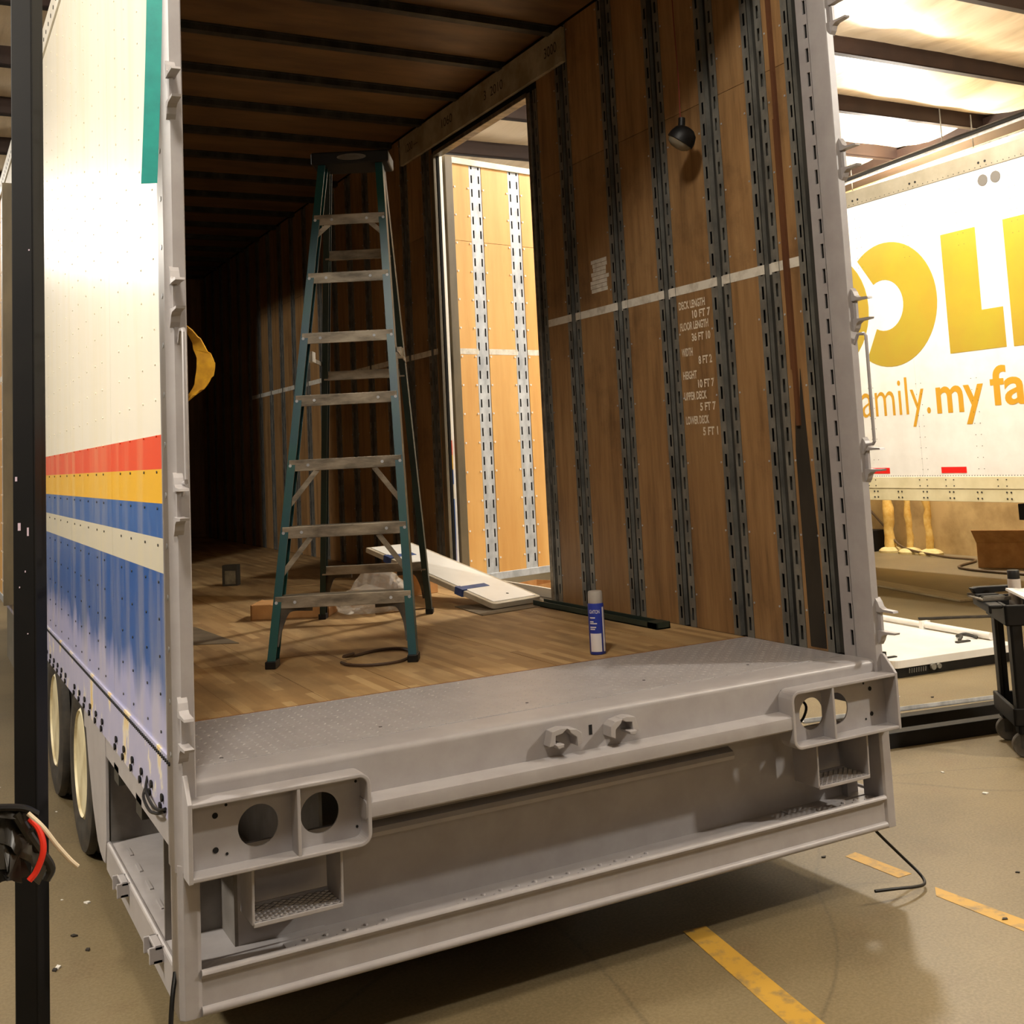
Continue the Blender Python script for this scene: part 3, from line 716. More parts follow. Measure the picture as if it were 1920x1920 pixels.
# --- side door leaf, swung open outside
LW = 1.26
dt = [.20, .555, .91]
H2 = 3.715-.85
def leaf_track():
    m = MB(); w = .105; th = .003
    for s0 in (.012, w-.028):
        pass
    xs = [0, .014, .027, w-.027, w-.014, w]
    m.box(xs[0], xs[1], 0, th, 0, H2); m.box(xs[2], xs[3], 0, th, 0, H2); m.box(xs[4], xs[5], 0, th, 0, H2)
    z = 0
    while z < H2:
        for a, b in ((xs[1], xs[2]), (xs[3], xs[4])): m.box(a, b, 0, th, z, min(z+.043, H2))
        z += .1
    return m
lme = leaf_track().mesh('slotted_track', GALV_NEW)
def fill_door(LEAF):
    LBD = box('door_core', (0, LW, .012, .05, .83, 3.75), WHITE, LEAF)
    m = MB(); m.box(0, LW, -.012, .052, 3.715, 3.76); box('bottom_rail', (.045, LW-.03, -.004, .052, .80, .85), GALV_NEW, LEAF, .003); m.build('top_rail', bpy.data.materials.get('door_edge_aluminium') or M('door_edge_aluminium', (214, 206, 186), (186, 176, 152), 6, rough=.45, metal=.2), LEAF, bevel=.003)
    STILE = bpy.data.materials.get('door_stile_grey') or M('door_stile_grey', (112, 98, 72), (84, 74, 54), 5, (1, 1, .3), rough=.5); box('door_stile', (-.02, .045, -.013, .053, .80, 3.76), STILE, LEAF, .003); box('door_stile', (LW-.03, LW+.001, -.013, .053, .80, 3.76), STILE, LEAF, .003)
    prev = .05
    for t in dt+[LW-.03]:
        box('plywood_panel', (prev+.003, t-.003, .0, .012, .85, 3.165), PLY_B, LEAF); box('plywood_panel', (prev+.003, t-.003, .0, .012, 3.168, 3.715), PLY_B, LEAF)
        m = MB(); m.box(prev+.003, t-.003, -.0012, .0, 2.365, 2.405)
        if t < LW-.05: m.box(t, t+.016, .0, .0022, 2.365, 2.405)
        m.build('white_tape', TAPEW, LEAF)
        m = MB()
        for x in (prev+.016, t-.016):
            z = .95
            while z < 3.7: m.lathe([(.0075, 0), (.006, .004)], 8, 'y', (x, -.004, z)); z += .2
        m.build('screw_heads', WHITE, LEAF, kind='stuff')
        if t < LW-.05:
            inst('slotted_track', lme, LEAF, loc=(t, .002, .85)); box('track_void', (t, t+.105, .009, .012, .85, 3.715), DARK, LEAF)
        prev = t+.105
    for z in (1.25, 2.3, 3.3): MB().box(-.06, .0, .02, .05, z-.05, z+.05).cyl((-.05, .035, z-.07), (-.05, .035, z+.07), .012, 10).build('door_hinge', BLACK, LEAF)
fill_door(empty('side_door', (1.36, 3.86, 0), math.radians(11.7), parent=TR))
fill_door(empty('side_door', (-1.362, 6.72, 0), math.radians(-90), parent=TR))
box('door_jamb', (-1.305, -1.243, LY0-.032, LY0, ZD, DZ), ALU, TR, .003); box('door_jamb', (-1.305, -1.243, LY1, LY1+.032, ZD, DZ), WHITE, TR, .003)
box('door_header', (-1.305, -1.243, LY0, LY1, DZ-.02, DZ+.01), ALU, TR, .003); box('door_sill', (-1.305, -1.2, LY0, LY1, .785, ZD+.004), ALU, TR, .003)
# loose bent trim on the right edge
# ================================================================== THINGS IN AND ON THE TRAILER
LD = empty('stepladder', (-.3415, 1.4105, ZD), math.radians(-28.57), label='tall green fibreglass stepladder standing on the wooden trailer floor', cat='ladder')
HT, YT, HW0, HW1, RY, RHW = 2.28, .52, .3126, .152, 1.406, .30
def frail(f, s, dx=0): return Vector((s*(HW0+(HW1-HW0)*f)+.03*f, YT*f, HT*f))
def rrail(f, s): return Vector((s*(RHW+(HW1-.01-RHW)*f)-.055*(1-f)+.03*f, RY+(YT+.09-RY)*f, HT*f))
def bar(m, a, b, w, d, xdir=Vector((1, 0, 0))):
    a, b = Vector(a), Vector(b); t = (b-a).normalized(); x = (xdir-t*xdir.dot(t)).normalized(); y = t.cross(x)
    vs = [p+x*(w/2*i)+y*(d/2*j) for p in (a, b) for i, j in ((-1, -1), (1, -1), (1, 1), (-1, 1))]
    m.add(vs, [(0, 3, 2, 1), (4, 5, 6, 7), (0, 1, 5, 4), (1, 2, 6, 5), (2, 3, 7, 6), (3, 0, 4, 7)]); return m
for s in (-1, 1):
    m = MB(); a, b = frail(0.012, s), frail(1, s); o = Vector((-s*.004, 0, 0))
    bar(m, a+o, b+o, .006, .075)
    for dy in (-.035, .035): bar(m, a+Vector((-s*.018, dy, 0)), b+Vector((-s*.018, dy, 0)), .034, .006)
    m.build('front_rail', LADDER_G, LD)
    m = MB(); p = frail(0, s); m.box(p.x-s*.018-.022, p.x-s*.018+.022, p.y-.045, p.y+.045, 0, .03); m.build('foot', BLACK, LD, bevel=.003)
    m = MB(); a, b = rrail(.012, s), rrail(1, s)
    bar(m, a, b, .006, .055); bar(m, a+Vector((-s*.014, -.026, 0)), b+Vector((-s*.014, -.026, 0)), .028, .005); bar(m, a+Vector((-s*.014, .026, 0)), b+Vector((-s*.014, .026, 0)), .028, .005)
    m.build('rear_rail', LADDER_R, LD)
    m = MB(); p = rrail(0, s); m.box(p.x-s*.012-.02, p.x-s*.012+.02, p.y-.035, p.y+.035, 0, .028); m.build('foot', BLACK, LD, bevel=.003)
for k in range(1, 8):
    f = k/8; a = frail(f, -1); b = frail(f, 1)
    m = MB(); y = a.y; z = a.z
    m.box(a.x+.006, b.x-.006, y-.04, y+.04, z-.004, z); m.box(a.x+.006, b.x-.006, y-.043, y-.039, z-.05, z); m.box(a.x+.006, b.x-.006, y+.039, y+.043, z-.03, z)
    o = m.build('step', LADDER_S, LD, bevel=.002)
    m = MB()
    for x in (a.x+.012, a.x+.09, b.x-.09, b.x-.012): m.lathe([(.007, 0), (.005, .003)], 8, 'y', (x, y-.046, z-.025))
    m.build('rivets', GALV_NEW, o, kind='stuff')
    if k in (2, 3, 7):
        for s in (-1, 1):
            p = frail(f, s); q = frail(f-(.075 if k != 7 else .03), s); m = MB()
            bar(m, (p.x-s*(.13 if k != 7 else .075), p.y-.036, p.z-.045), (q.x-s*.006, q.y-.036, q.z-.045), .022, .006, Vector((0, 0, 1))); m.build('step_brace', LADDER_S, LD)
for k in (1, 4.55, 6.6):
    f = k/8; a, b = rrail(f, -1), rrail(f, 1); m = MB(); m.box(a.x+.004, b.x-.004, a.y-.016, a.y+.016, a.z-.045, a.z); m.build('rear_bar', LADDER_S, LD, bevel=.002)
for s in (-1, 1):   # curved knee braces at the bottom, front and rear
    for fn, fy in ((frail, -.02), (rrail, 0)):
        p0 = fn(.025, s); p1 = fn(.075, s); p2 = fn(1/8, s); m = MB()
        pts = [(p0.x-s*.022, p0.y+fy, p0.z+.03), (p1.x-s*.03, p1.y+fy, p1.z), (p1.x-s*.07, (p1.y+p2.y)/2+fy, (p1.z+p2.z)/2+.01), (p2.x-s*.16, p2.y+fy, p2.z-.045)]
        cp = catmull(pts, 5); sides = [((cp[min(i+1, len(cp)-1)]-cp[max(i-1, 0)]).cross(Vector((0, 1, 0)))) for i in range(len(cp))]; m.ribbon(cp, sides, .042, .01); m.build('knee_brace', KNEE, LD, smooth=True)
    m = MB(); a, b = frail(.585, s), rrail(.585, s); bar(m, a+Vector((s*.004, .0, 0)), b+Vector((s*.004, 0, 0)), .004, .02); m.build('spreader', ALU, LD)
    p = rrail(.60, s); q = frail(.57, s)
    m = MB(); m.box((p.x+q.x)/2-.012, (p.x+q.x)/2+.012, (p.y+q.y)/2-.06, (p.y+q.y)/2+.02, p.z-.05, p.z+.0); m.build('spreader_tag', TAPEW, LD)
tc = frail(1, 0)
m = MB(); m.box(tc.x-.185, tc.x+.185, tc.y-.06, tc.y+.15, HT-.03, HT+.03); TC = m.build('top_cap', BLACK, LD, bevel=.008)
m = MB(); m.lathe([(.07, 0), (.07, .003), (.066, .003), (.066, 0)], 20, 'y', (tc.x+.01, tc.y-.064, HT)); m.v = [(x, y, HT+(z-HT)*.22) for x, y, z in m.v]; m.build('cap_emblem', ALU, TC)

# aerosol can
CN = empty('aerosol_can', (.56, .85, ZD+.0016), math.radians(-20), label='blue and white aerosol can standing on the trailer floor by the steel deck', cat='spray can')
m = MB(); m.lathe([(.031, 0), (.033, .004), (.033, .2), (.030, .207)], 28); m.build('can_body', BLUEL, CN, smooth=True)
m = MB(); m.lathe([(.030, .203), (.031, .206), (.030, .246), (.028, .253), (.0, .253)], 28); m.build('cap', CANG, CN, smooth=True)
def wrap(a0, a1, z0, z1, r):
    m = MB(); n = 14; vs = []
    for k in range(n+1):
        a = math.radians(a0+(a1-a0)*k/n)
        for z in (z0, z1): vs.append((r*math.cos(a), r*math.sin(a), z))
    m.add(vs, [(2*k, 2*k+1, 2*k+3, 2*k+2) for k in range(n)]); return m
wrap(205, 290, .012, .085, .0334).build('label_panel', CANW, CN)
wrap(305, 325, .012, .19, .0334).build('label_panel', CANW, CN)
cyl = lambda u, w: (.0336*math.cos(math.radians(u)), .0336*math.sin(math.radians(u)), w)
text_fit('IGHTON', 205, 285, .165, .18, .01, cyl).build('can_lettering', CANW, CN)
for k, (a1, z) in enumerate(((250, .146), (238, .130), (262, .123), (255, .108), (246, .100))): wrap(208, a1, z, z+.0045, .0336).build('fine_print', CANW, CN)

# bent wire loop, carton, tray, bag, box, door panel, green bar
m = MB(); pts = [(-.35+.0, 1.41), (-.34, 1.33), (-.27, 1.26), (-.17, 1.25), (-.09, 1.31), (-.03, 1.42), (-.02, 1.53), (-.07, 1.58), (-.15, 1.575), (-.24, 1.53), (-.32, 1.47), (-.26, 1.51)]
m.tube(catmull([(x, y, ZD+.007+(.012 if k > 9 else 0)) for k, (x, y) in enumerate(pts)], 5), .0065, 6)
m.build('wire_loop', M('rusty_wire', (70, 50, 34), rough=.6), label='loop of stiff dark wire lying by the stepladder foot', cat='wire', smooth=True)
CT = empty('small_carton', (.075, 5.02, ZD), math.radians(-32), label='small dark carton with a pale front label on the trailer floor', cat='box')
box('carton_body', (-.055, .055, -.035, .035, 0, .145), M('dark_carton', (58, 52, 42), (44, 40, 32), 8, rough=.7), CT, .002)
box('front_label', (-.035, .042, -.0365, -.035, .012, .105), M('pale_label', (132, 122, 98), (92, 84, 66), 22, rough=.7), CT)
TY = empty('cardboard_tray', (-.015, 3.03, ZD), math.radians(-30), label='low open cardboard tray behind the stepladder', cat='tray')
box('tray_base', (-.26, .17, -.12, .12, .0, .006), CARD, TY)
for nm, b in (('tray_end', (-.26, -.252, -.12, .12, 0, .082)), ('tray_end', (.162, .17, -.12, .12, 0, .05)), ('tray_side', (-.26, .17, -.12, -.114, 0, .078)), ('tray_side', (-.26, .17, .114, .12, 0, .078)), ('tray_block', (-.25, -.15, -.11, .11, .006, .08))): box(nm, b, CARD, TY)
bm = bmesh.new(); bmesh.ops.create_icosphere(bm, subdivisions=4, radius=1); rr = random.Random(11)
dirs = [(Vector((rr.uniform(-1, 1), rr.uniform(-1, 1), rr.uniform(-1, 1))).normalized(), rr.uniform(4, 11), rr.uniform(0, 6), rr.uniform(.02, .075)) for _ in range(18)]
for v in bm.verts:
    p = v.co.copy(); d = sum(a*abs(math.sin(f*p.dot(n)+ph)) for n, f, ph, a in dirs)
    q = p*(.72+d); z = max(q.z*.10*(1.25 if p.x > .1 else .6)+.055, .001); v.co = Vector((q.x*.21, q.y*.17, z))
me = bpy.data.meshes.new('plastic_bag'); bm.to_mesh(me); bm.free(); me.materials.append(FILM)
inst('plastic_bag', me, loc=(.33, 2.88, ZD), rot=(0, 0, .5), scale=(.85, .85, 1.1), label='crumpled clear plastic bag on the floor behind the ladder', cat='plastic bag')
WBX = empty('wooden_crate', (.76, 3.42, ZD), math.radians(12), label='small plywood crate propping up the white door panel', cat='crate')
box('crate_body', (-.17, .17, -.1, .1, 0, .188), CARD, WBX, .003); box('crate_lid', (-.18, .18, -.11, .11, .188, .2), PLY_B, WBX, .002)
DPN = empty('white_door_panel', (.995, 2.385, ZD+.006), 0, label='narrow white door panel with blue tape leaning on the crate', cat='door panel')
ang = math.radians(12.5); L = 1.27; tilt = math.asin(.262/L)
DPN.rotation_euler = (Matrix.Rotation(ang, 3, 'Z') @ Matrix.Rotation(tilt, 3, 'X')).to_euler()
m = MB(); pl = arc(-.145, .03, .03, 180, 270, 4)+arc(.145, .03, .03, 270, 360, 4)+[(.175, L), (-.175, L)]; m.prism(pl, 'z', .0, .03); m.build('panel_core', M('panel_edge', (190, 180, 160), (160, 148, 126), 6, rough=.5), DPN, bevel=.003)
m = MB(); m.box(-.15, .15, .03, L-.02, .03, .033); m.build('panel_skin', WHITE, DPN)
MB().cyl((.02, .12, .03), (.02, .12, .0345), .008, 10).build('bolt_hole', GALV_DARK, DPN)
for y in (.30, 1.02):
    m = MB(); m.box(-.185, -.15, y-.035, y+.035, -.004, .038); m.box(-.15, .02, y-.022, y+.03, .033, .036); m.build('blue_clip', BLUE, DPN, bevel=.003)
m = MB(); m.box(1.075, 1.15, 1.17, 2.36, ZD, ZD+.008).box(1.075, 1.083, 1.17, 2.36, ZD, ZD+.03).box(1.142, 1.15, 1.17, 2.36, ZD, ZD+.03).box(1.075, 1.15, 1.17, 1.25, ZD, ZD+.032)
m.build('green_channel', GREENBAR, label='dark green steel channel lying along the foot of the plywood wall', cat='steel bar', bevel=.002)
box('scrap_strip', (.30, .62, 2.72, 2.735, ZD, ZD+.006), M('scrap_wood', (120, 88, 50), rough=.7), label='thin wooden sliver on the trailer floor near the ladder', cat='wood scrap', loc=None)

# hanging work lamp
HL = empty('hanging_lamp', (1.115, .80, 3.03), label='round black lamp dangling on a red wire by the plywood wall', cat='lamp')
R = Matrix.Rotation(math.radians(28), 4, 'X') @ Matrix.Rotation(math.radians(24), 4, 'Y')
m = MB(); m.lathe([(.012, .062), (.03, .058), (.052, .04), (.062, .01), (.063, -.012), (.058, -.014)], 24); o = m.build('lamp_housing', BLACK, HL, smooth=True); o.matrix_local = R
m = MB(); m.lathe([(.057, -.012), (.05, -.03), (.03, -.042), (.0, -.046)], 24); o = m.build('lamp_lens', GLASS, HL, smooth=True); o.matrix_local = R
m = MB(); m.cyl((0, 0, .045), (0, 0, .10), .016, 12); o = m.build('cable_gland', BLACK, HL, smooth=True); o.matrix_local = Matrix.Rotation(math.radians(6), 4, 'Y')
m = MB(); m.tube(catmull([(.002, 0, .09), (.004, -.002, .3), (0, 0, .6), (.003, 0, 1.0)], 4), .0028, 6); m.build('lamp_wire', M('dull_red_wire', (110, 40, 26), rough=.6), HL)

# yellow webbing loop behind the left post
YL = [(-1.24, .03, 2.075), (-1.222, .03, 2.05), (-1.20, .02, 2.0), (-1.192, .01, 1.965), (-1.20, .015, 1.915), (-1.225, .03, 1.875), (-1.242, .04, 1.86)]
sd = [(-.5, .6, .6), (-.6, .6, .5), (-.7, .6, .25), (-.75, .6, .0), (-.7, .6, -.3), (-.6, .6, -.5), (-.5, .6, -.6)]
cp = catmull(YL, 4); m = MB(); m.ribbon(cp, [sd[min(int(i/4), 6)] for i in range(len(cp))], .055, .003)
m.build('webbing_strap', YELLOW_ST, label='yellow webbing strap looped around the inside of the left post', cat='strap', smooth=True)
# teal ribbon of masking tape
pts = [(-1.312, -.02, 3.6), (-1.316, -.022, 3.3), (-1.323, -.03, 3.0), (-1.333, -.036, 2.75), (-1.343, -.04, 2.55), (-1.348, -.042, 2.462)]
m = MB(); cp = catmull(pts, 5); m.ribbon(cp, (1, -.25, .06), .043, .0012)
m.build('tape_strip', TEAL, label='long teal strip of masking tape hanging beside the left post', cat='tape', smooth=True)
# small wire whips under the left rail
for pts, lb in (([(-1.30, .42, .76), (-1.315, .36, .735), (-1.318, .25, .722), (-1.314, .16, .728), (-1.305, .12, .74)], 'upper short black lead hanging from bolts of the peeling rail'),
            ([(-1.30, .42, .74), (-1.316, .4, .71), (-1.32, .28, .70), (-1.316, .18, .715), (-1.305, .13, .73)], 'lower short black lead hanging from bolts of the peeling rail')):
    MB().tube(catmull(pts, 5), .0045, 7).build('cable_lead', BLACK, label=lb, cat='cable', smooth=True)
MB().tube(catmull([(-1.297, .06, .33), (-1.315, .02, .27), (-1.33, -.01, .15), (-1.345, -.03, .04), (-1.36, -.06, .006), (-1.40, -.2, .006)], 6), .0065, 8).build('ground_cable', BLACK, label='thin black cable hanging from the side step to the floor', cat='cable', smooth=True)
MB().tube(catmull([(1.21, .06, .24), (1.25, .05, .19), (1.345, .03, .09), (1.385, -.005, .035), (1.36, -.05, .02), (1.29, -.075, .03), (1.20, -.08, .045), (1.105, -.06, .05)], 7), [.0055]*50, 8).build('bent_cable', BLACK, label='stiff dark cable curling onto the floor below the right end of the bumper', cat='cable', smooth=True)
MB().tube(catmull([(.93, .12, .74), (.96, .07, .70), (.93, .05, .66), (.90, .06, .63), (.95, .08, .60)], 5), .005, 6).build('light_lead', BLACK, label='loose black lead curled inside the right tail light box', cat='cable', smooth=True)

# ================================================================== LEFT FOREGROUND
PO = empty('steel_post', (-1.646, .1, 0), math.radians(-34), label='tall black square steel post in front of the striped trailer side', cat='post')
box('post_tube', (-.031, .031, -.031, .031, .0, 5.56), POSTB, PO, .004)
box('base_plate', (-.09, .09, -.09, .09, 0, .012), BLACK, PO, .002)
chipm = M('bare_chip', (196, 176, 190), rough=.6)
m = MB()
for z, x, w, h in ((1.53, -.012, .008, .02), (1.515, .012, .005, .022), (2.28, .02, .004, .004), (1.42, .004, .003, .005), (1.38, -.012, .003, .004), (1.26, .01, .003, .003), (1.66, -.02, .006, .012)):
    m.box(x-w/2, x+w/2, -.0318, -.031, z, z+h)
m.build('paint_chips', chipm, PO, kind='stuff')
HN = empty('cable_bundle', (-1.72, .0, .8), label='bundle of black sleeved cable tied to the black post', cat='cable bundle')
WRAPM = M('loose_black_wrap', (44, 40, 32), (20, 18, 16), 14, rough=.35)
for pts, w, sd in (([(-.16, -.09, .10), (-.07, -.10, .085), (.0, -.11, .065), (.045, -.105, .05)], .03, (.2, .5, .8)),
                   ([(-.17, -.08, .05), (-.08, -.10, .045), (.0, -.105, .02), (.05, -.10, -.03), (.085, -.09, -.10)], .06, (.4, .5, .8)),
                   ([(-.17, -.09, .0), (-.08, -.115, -.01), (-.01, -.12, -.03), (.03, -.11, -.07)], .07, (.1, .4, .9)),
                   ([(-.18, -.08, -.15), (-.10, -.10, -.10), (-.03, -.115, -.06), (.04, -.10, -.06)], .075, (-.2, .3, .9)),
                   ([(-.16, -.06, -.04), (-.09, -.08, -.075), (-.02, -.1, -.03), (.06, -.09, .0)], .05, (.3, -.4, .8))):
    cp = catmull(pts, 6); sides = [(sd[0]+.35*math.sin(i*.9), sd[1]+.3*math.cos(i*1.3), sd[2]) for i in range(len(cp))]
    MB().ribbon(cp, sides, w, .004).build('loose_wrap', WRAPM, HN, smooth=True)
MB().tube(catmull([(-.16, -.10, .085), (-.06, -.115, .085), (.03, -.11, .07), (.07, -.10, .045)], 6), .009, 8).build('sleeved_cable', BLACK, HN, smooth=True)
MB().tube(catmull([(.02, -.11, .06), (.06, -.09, -.02), (.10, -.08, -.09), (.09, -.08, -.12)], 6), [.012]*18+[.012], 8).build('sleeved_cable', WRAPM, HN, smooth=True)
MB().tube(catmull([(-1.668, -.115, .842), (-1.648, -.13, .815), (-1.64, -.14, .77), (-1.655, -.14, .725), (-1.672, -.14, .705)], 7), .0075, 8).build('red_wire', RED, label='thick red insulated wire with a bare end hanging in front of the post', cat='wire', smooth=True)
MB().tube(catmull([(-1.672, -.115, .855), (-1.64, -.13, .82), (-1.61, -.14, .775), (-1.58, -.145, .735), (-1.563, -.145, .716)], 7), .0055, 8).build('white_wire', WIREW, label='white insulated wire crossing in front of the black post', cat='wire', smooth=True)
# ================================================================== RIGHT SIDE: WHITE TRAILER
T2 = empty('white_trailer', (6.364, 5.073, 0), math.radians(-90.54), label='white box trailer with gold lettering parked along the right wall', cat='trailer')
TX0, TX1 = -9.0, 5.0
box('trailer_box', (TX0, TX1, .01, 2.58, 1.03, 4.08), WHITE, T2)
xs = [TX0+.0] + [-.56-1.22*k for k in range(6, -1, -1)] + [.66, 1.88, 3.1, TX1]
for a, b in zip(xs, xs[1:]): box('side_panel', (a+.001, b-.001, .0, .012, 1.245, 3.95), WHITE, T2)
m = MB(); m.box(TX0, TX1, -.012, .012, 3.945, 4.1); TOPR = m.build('top_rail', M('grey_beige_rail', (128, 120, 102), (114, 106, 88), 4, rough=.45), T2, bevel=.004)
BR1 = box('upper_bottom_rail', (TX0, TX1, -.012, .012, 1.145, 1.25), M('cream_rail', (226, 216, 180), (208, 196, 156), 3, rough=.45), T2, .003)
BR2 = box('lower_bottom_rail', (TX0, TX1, -.006, .012, 1.03, 1.143), M('cream_rail_low', (220, 210, 172), (198, 186, 146), 3, rough=.45), T2, .003)
m = MB()
for k in range(150):
    x = -1.2+.03*k; m.lathe([(.004, -.016), (.004, -.012)], 6, 'y', (x, 0, 1.262)); 
    m.lathe([(.004, -.016), (.004, -.012)], 6, 'y', (-1.2+.06*k, 0, 3.965))
for x0 in (-.9, -.03, .62, .93, 1.5, 1.9, 2.4):
    for dx in (0, .09):
        for z in (1.17, 1.225): m.lathe([(.006, -.016), (.006, -.012)], 6, 'y', (x0+dx, 0, z))
for k in range(10):
    for dx in (0, .045, ):
        for z in (1.06, 1.115): m.lathe([(.009, -.011), (.007, -.006)], 6, 'y', (-.9+.31*k+dx, 0, z))
for x0 in (-1.1, -.55, .05, .66, 1.3, 1.88, 2.5):
    for dx in (0, .06):
        for k in range(26):
            if 8 < k < 20: continue
            m.lathe([(.0035, -.0035), (.003, 0)], 6, 'y', (x0+dx, 0, 1.32+.1*k))
m.build('rivets', GALV_DARK, T2, kind='stuff')
for x in (-1.4, -.55, .05, .8, 1.6, 2.4):
    MB().cyl((x, -.014, 4.0), (x, -.01, 4.0), .012, 8).build('drain_hole', BLACK, TOPR); MB().cyl((x+.07, -.014, 4.0), (x+.07, -.01, 4.0), .012, 8).build('drain_hole', BLACK, TOPR)
for x in (1.62, 1.755): MB().cyl((x, -.006, 3.84), (x, 0, 3.84), .052, 24).build('vent_disc', M('grey_disc', (84, 79, 72), rough=.7), T2)
for a, b in ((-.02, .245), (.88, 1.165), (1.8, 2.07)): box('red_reflector', (a, b, -.003, 0, 1.285, 1.34), REFL, T2)
# lettering
def flat(poly, nm, mat):
    m = MB(); m.prism(poly, 'y', -.003, 0); m.build(nm, mat, T2)
outer = arc(.40, 2.907, .602, 127, -123, 40); inner = arc(.345, 2.905, .247, -118, 118, 24)
flat(outer+inner, 'logo_letter', ORANGE_G)
oc, ic = arc(-.46, 2.92, .60, 0, 360, 40)[:-1], arc(-.46, 2.92, .25, 0, 360, 40)[:-1]
m = MB(); n = 40; m.add([(p[0], y, p[1]) for y in (-.003, 0) for rg in (oc, ic) for p in rg], [f for i in range(n) for f in ((i, (i+1) % n, n+(i+1) % n, n+i), (2*n+i, 3*n+i, 3*n+(i+1) % n, 2*n+(i+1) % n), (i, 2*n+i, 2*n+(i+1) % n, (i+1) % n), (n+i, n+(i+1) % n, 3*n+(i+1) % n, 3*n+i))]); m.build('logo_letter', ORANGE_G, T2)
flat([(1.10, 3.45), (1.49, 3.45), (1.485, 2.71), (1.71, 2.71), (1.71, 2.36), (1.10, 2.36)], 'logo_letter', ORANGE_G)
flat([(1.785, 3.455), (2.17, 3.455), (2.17, 2.71), (2.4, 2.71), (2.4, 2.355), (1.785, 2.355)], 'logo_letter', ORANGE_G)
mp = lambda u, w: (u, -.0022, w)
for body, a, b, z0, z1, bd in (('amily.', -.055, .815, 1.72, 2.19, -.004), ('f', -.185, -.075, 1.865, 2.19, -.004), ('my', .89, 1.425, 1.715, 2.07, .018), ('fa', 1.50, 1.87, 1.86, 2.21, .018)):
    text_fit(body, a, b, z0, z1, bd, mp).build('slogan_lettering', ORANGE_T, T2)
# underside: slider beam, hoses, wheels
box('under_beam', (.95, 4.8, .9, 1.1, .86, .95), BLACK, T2, .004); box('beam_bracket', (.95, 1.06, .88, 1.12, .80, .95), BLACK, T2, .004)
for k, pts in enumerate(([(1.30, .9, .90), (1.33, .86, .78), (1.42, .85, .62), (1.40, .86, .45)], [(1.44, .9, .92), (1.54, .86, .82), (1.50, .85, .66), (1.42, .84, .5), (1.44, .84, .32), (1.55, .84, .25), (1.75, .84, .27)], [(1.56, .9, .92), (1.55, .87, .7), (1.49, .86, .5), (1.5, .86, .36), (1.62, .86, .3), (1.85, .86, .34)], [(1.55, .9, .9), (1.8, .88, .7), (2.0, .88, .5)])):
    MB().tube(catmull(pts, 6), .022 if k else .014, 8).build('air_hose', BLACK, T2, smooth=True)
for x in (-6.4, -7.7):
    for y in (.15, 2.0):
        m = MB(); m.lathe([(.28, 0), (.42, 0), (.5, .04), (.5, .38), (.42, .42), (.28, .42)], 32, 'y', (x, y, .5)); m.build('tyre', RUBBER, T2, smooth=True)
        m = MB(); m.lathe([(.28, .02), (.24, .06), (.1, .1), (.0, .1)], 24, 'y', (x, y, .5)); m.build('rim', WHITE, T2, smooth=True)
box('axle_frame', (-8.2, -5.8, .4, 2.2, .7, 1.03), BLACK, T2)

# ================================================================== RIGHT SIDE: FLOOR CLUTTER
GD = empty('swing_door', (3.98, 2.62, .0), math.radians(-6), label='white trailer door leaf lying flat on the shop floor', cat='door')
m = MB(); pl = arc(.06, .06, .06, 180, 270, 5)+[(1.12, 0), (1.12, 2.5), (0, 2.5)]; m.prism(pl, 'z', .065, .12); m.build('door_slab', WHITE, GD, bevel=.004)
m = MB(); pl = arc(.07, .07, .06, 180, 270, 5)+[(1.11, .01), (1.11, 2.49), (.01, 2.49)]; m.prism(pl, 'z', .0, .065); m.build('door_gasket', BLACK, GD)
m = MB(); m.cyl((1.07, .35, .15), (1.07, 2.4, .15), .022, 12).cyl((1.07, .2, .15), (1.07, .9, .15), .027, 12); m.build('lock_rod', WHITE, GD, smooth=True)
for y in (.9, 1.9): MB().box(1.03, 1.11, y-.02, y+.02, .115, .18).build('rod_bracket', WHITE, GD)
m = MB(); m.tube(catmull([(.86, .30, .13), (.92, .34, .15), (.95, .42, .135), (1.0, .38, .15), (1.03, .3, .13)], 4), .012, 7).box(.8, .92, .25, .28, .12, .132); m.build('latch_hardware', GALV_DARK, GD)
m = MB(); m.cyl((.02, .12, .12), (.02, .12, .165), .02, 10).box(.0, .12, .1, .13, .118, .128); m.build('hinge_pin', BLACK, GD)
m = MB()
for k in range(8): m.cyl((.12+.02*k, -.012, .03), (.125+.02*k, -.012, .06), .004, 6)
m.cyl((.33, -.02, .05), (.33, .0, .05), .022, 10).cyl((.38, -.02, .05), (.38, .0, .05), .018, 10); m.build('edge_hardware', GALV, GD, kind='stuff')
dv = Vector((.68, -.13, 0)).normalized(); az = math.atan2(dv.y, dv.x)
for (x, y, lb) in ((2.25, 1.50, 'black square steel tube on the floor, the one closer to the bumper'), (2.45, 1.74, 'black square steel tube on the floor, the one closer to the white door leaf')):
    t = empty('steel_tube', (x, y, 0), az, label=lb, cat='steel tube')
    m = MB(); 
    for b in ((0, 2.6, -.04, -.034, 0, .08), (0, 2.6, .034, .04, 0, .08), (0, 2.6, -.034, .034, .074, .08), (0, 2.6, -.034, .034, 0, .006)): m.box(*b)
    m.build('tube_wall', BLACK, t, bevel=.003)
t = empty('aluminium_strip', (2.7, 2.09, 0), math.atan2(-.15, .67), label='long pale aluminium strip lying beyond the black steel tubes', cat='metal strip')
m = MB(); m.box(0, 2.2, 0, .05, 0, .006).box(0, 2.2, 0, .005, 0, .025); m.build('angle_section', GALV_NEW, t)
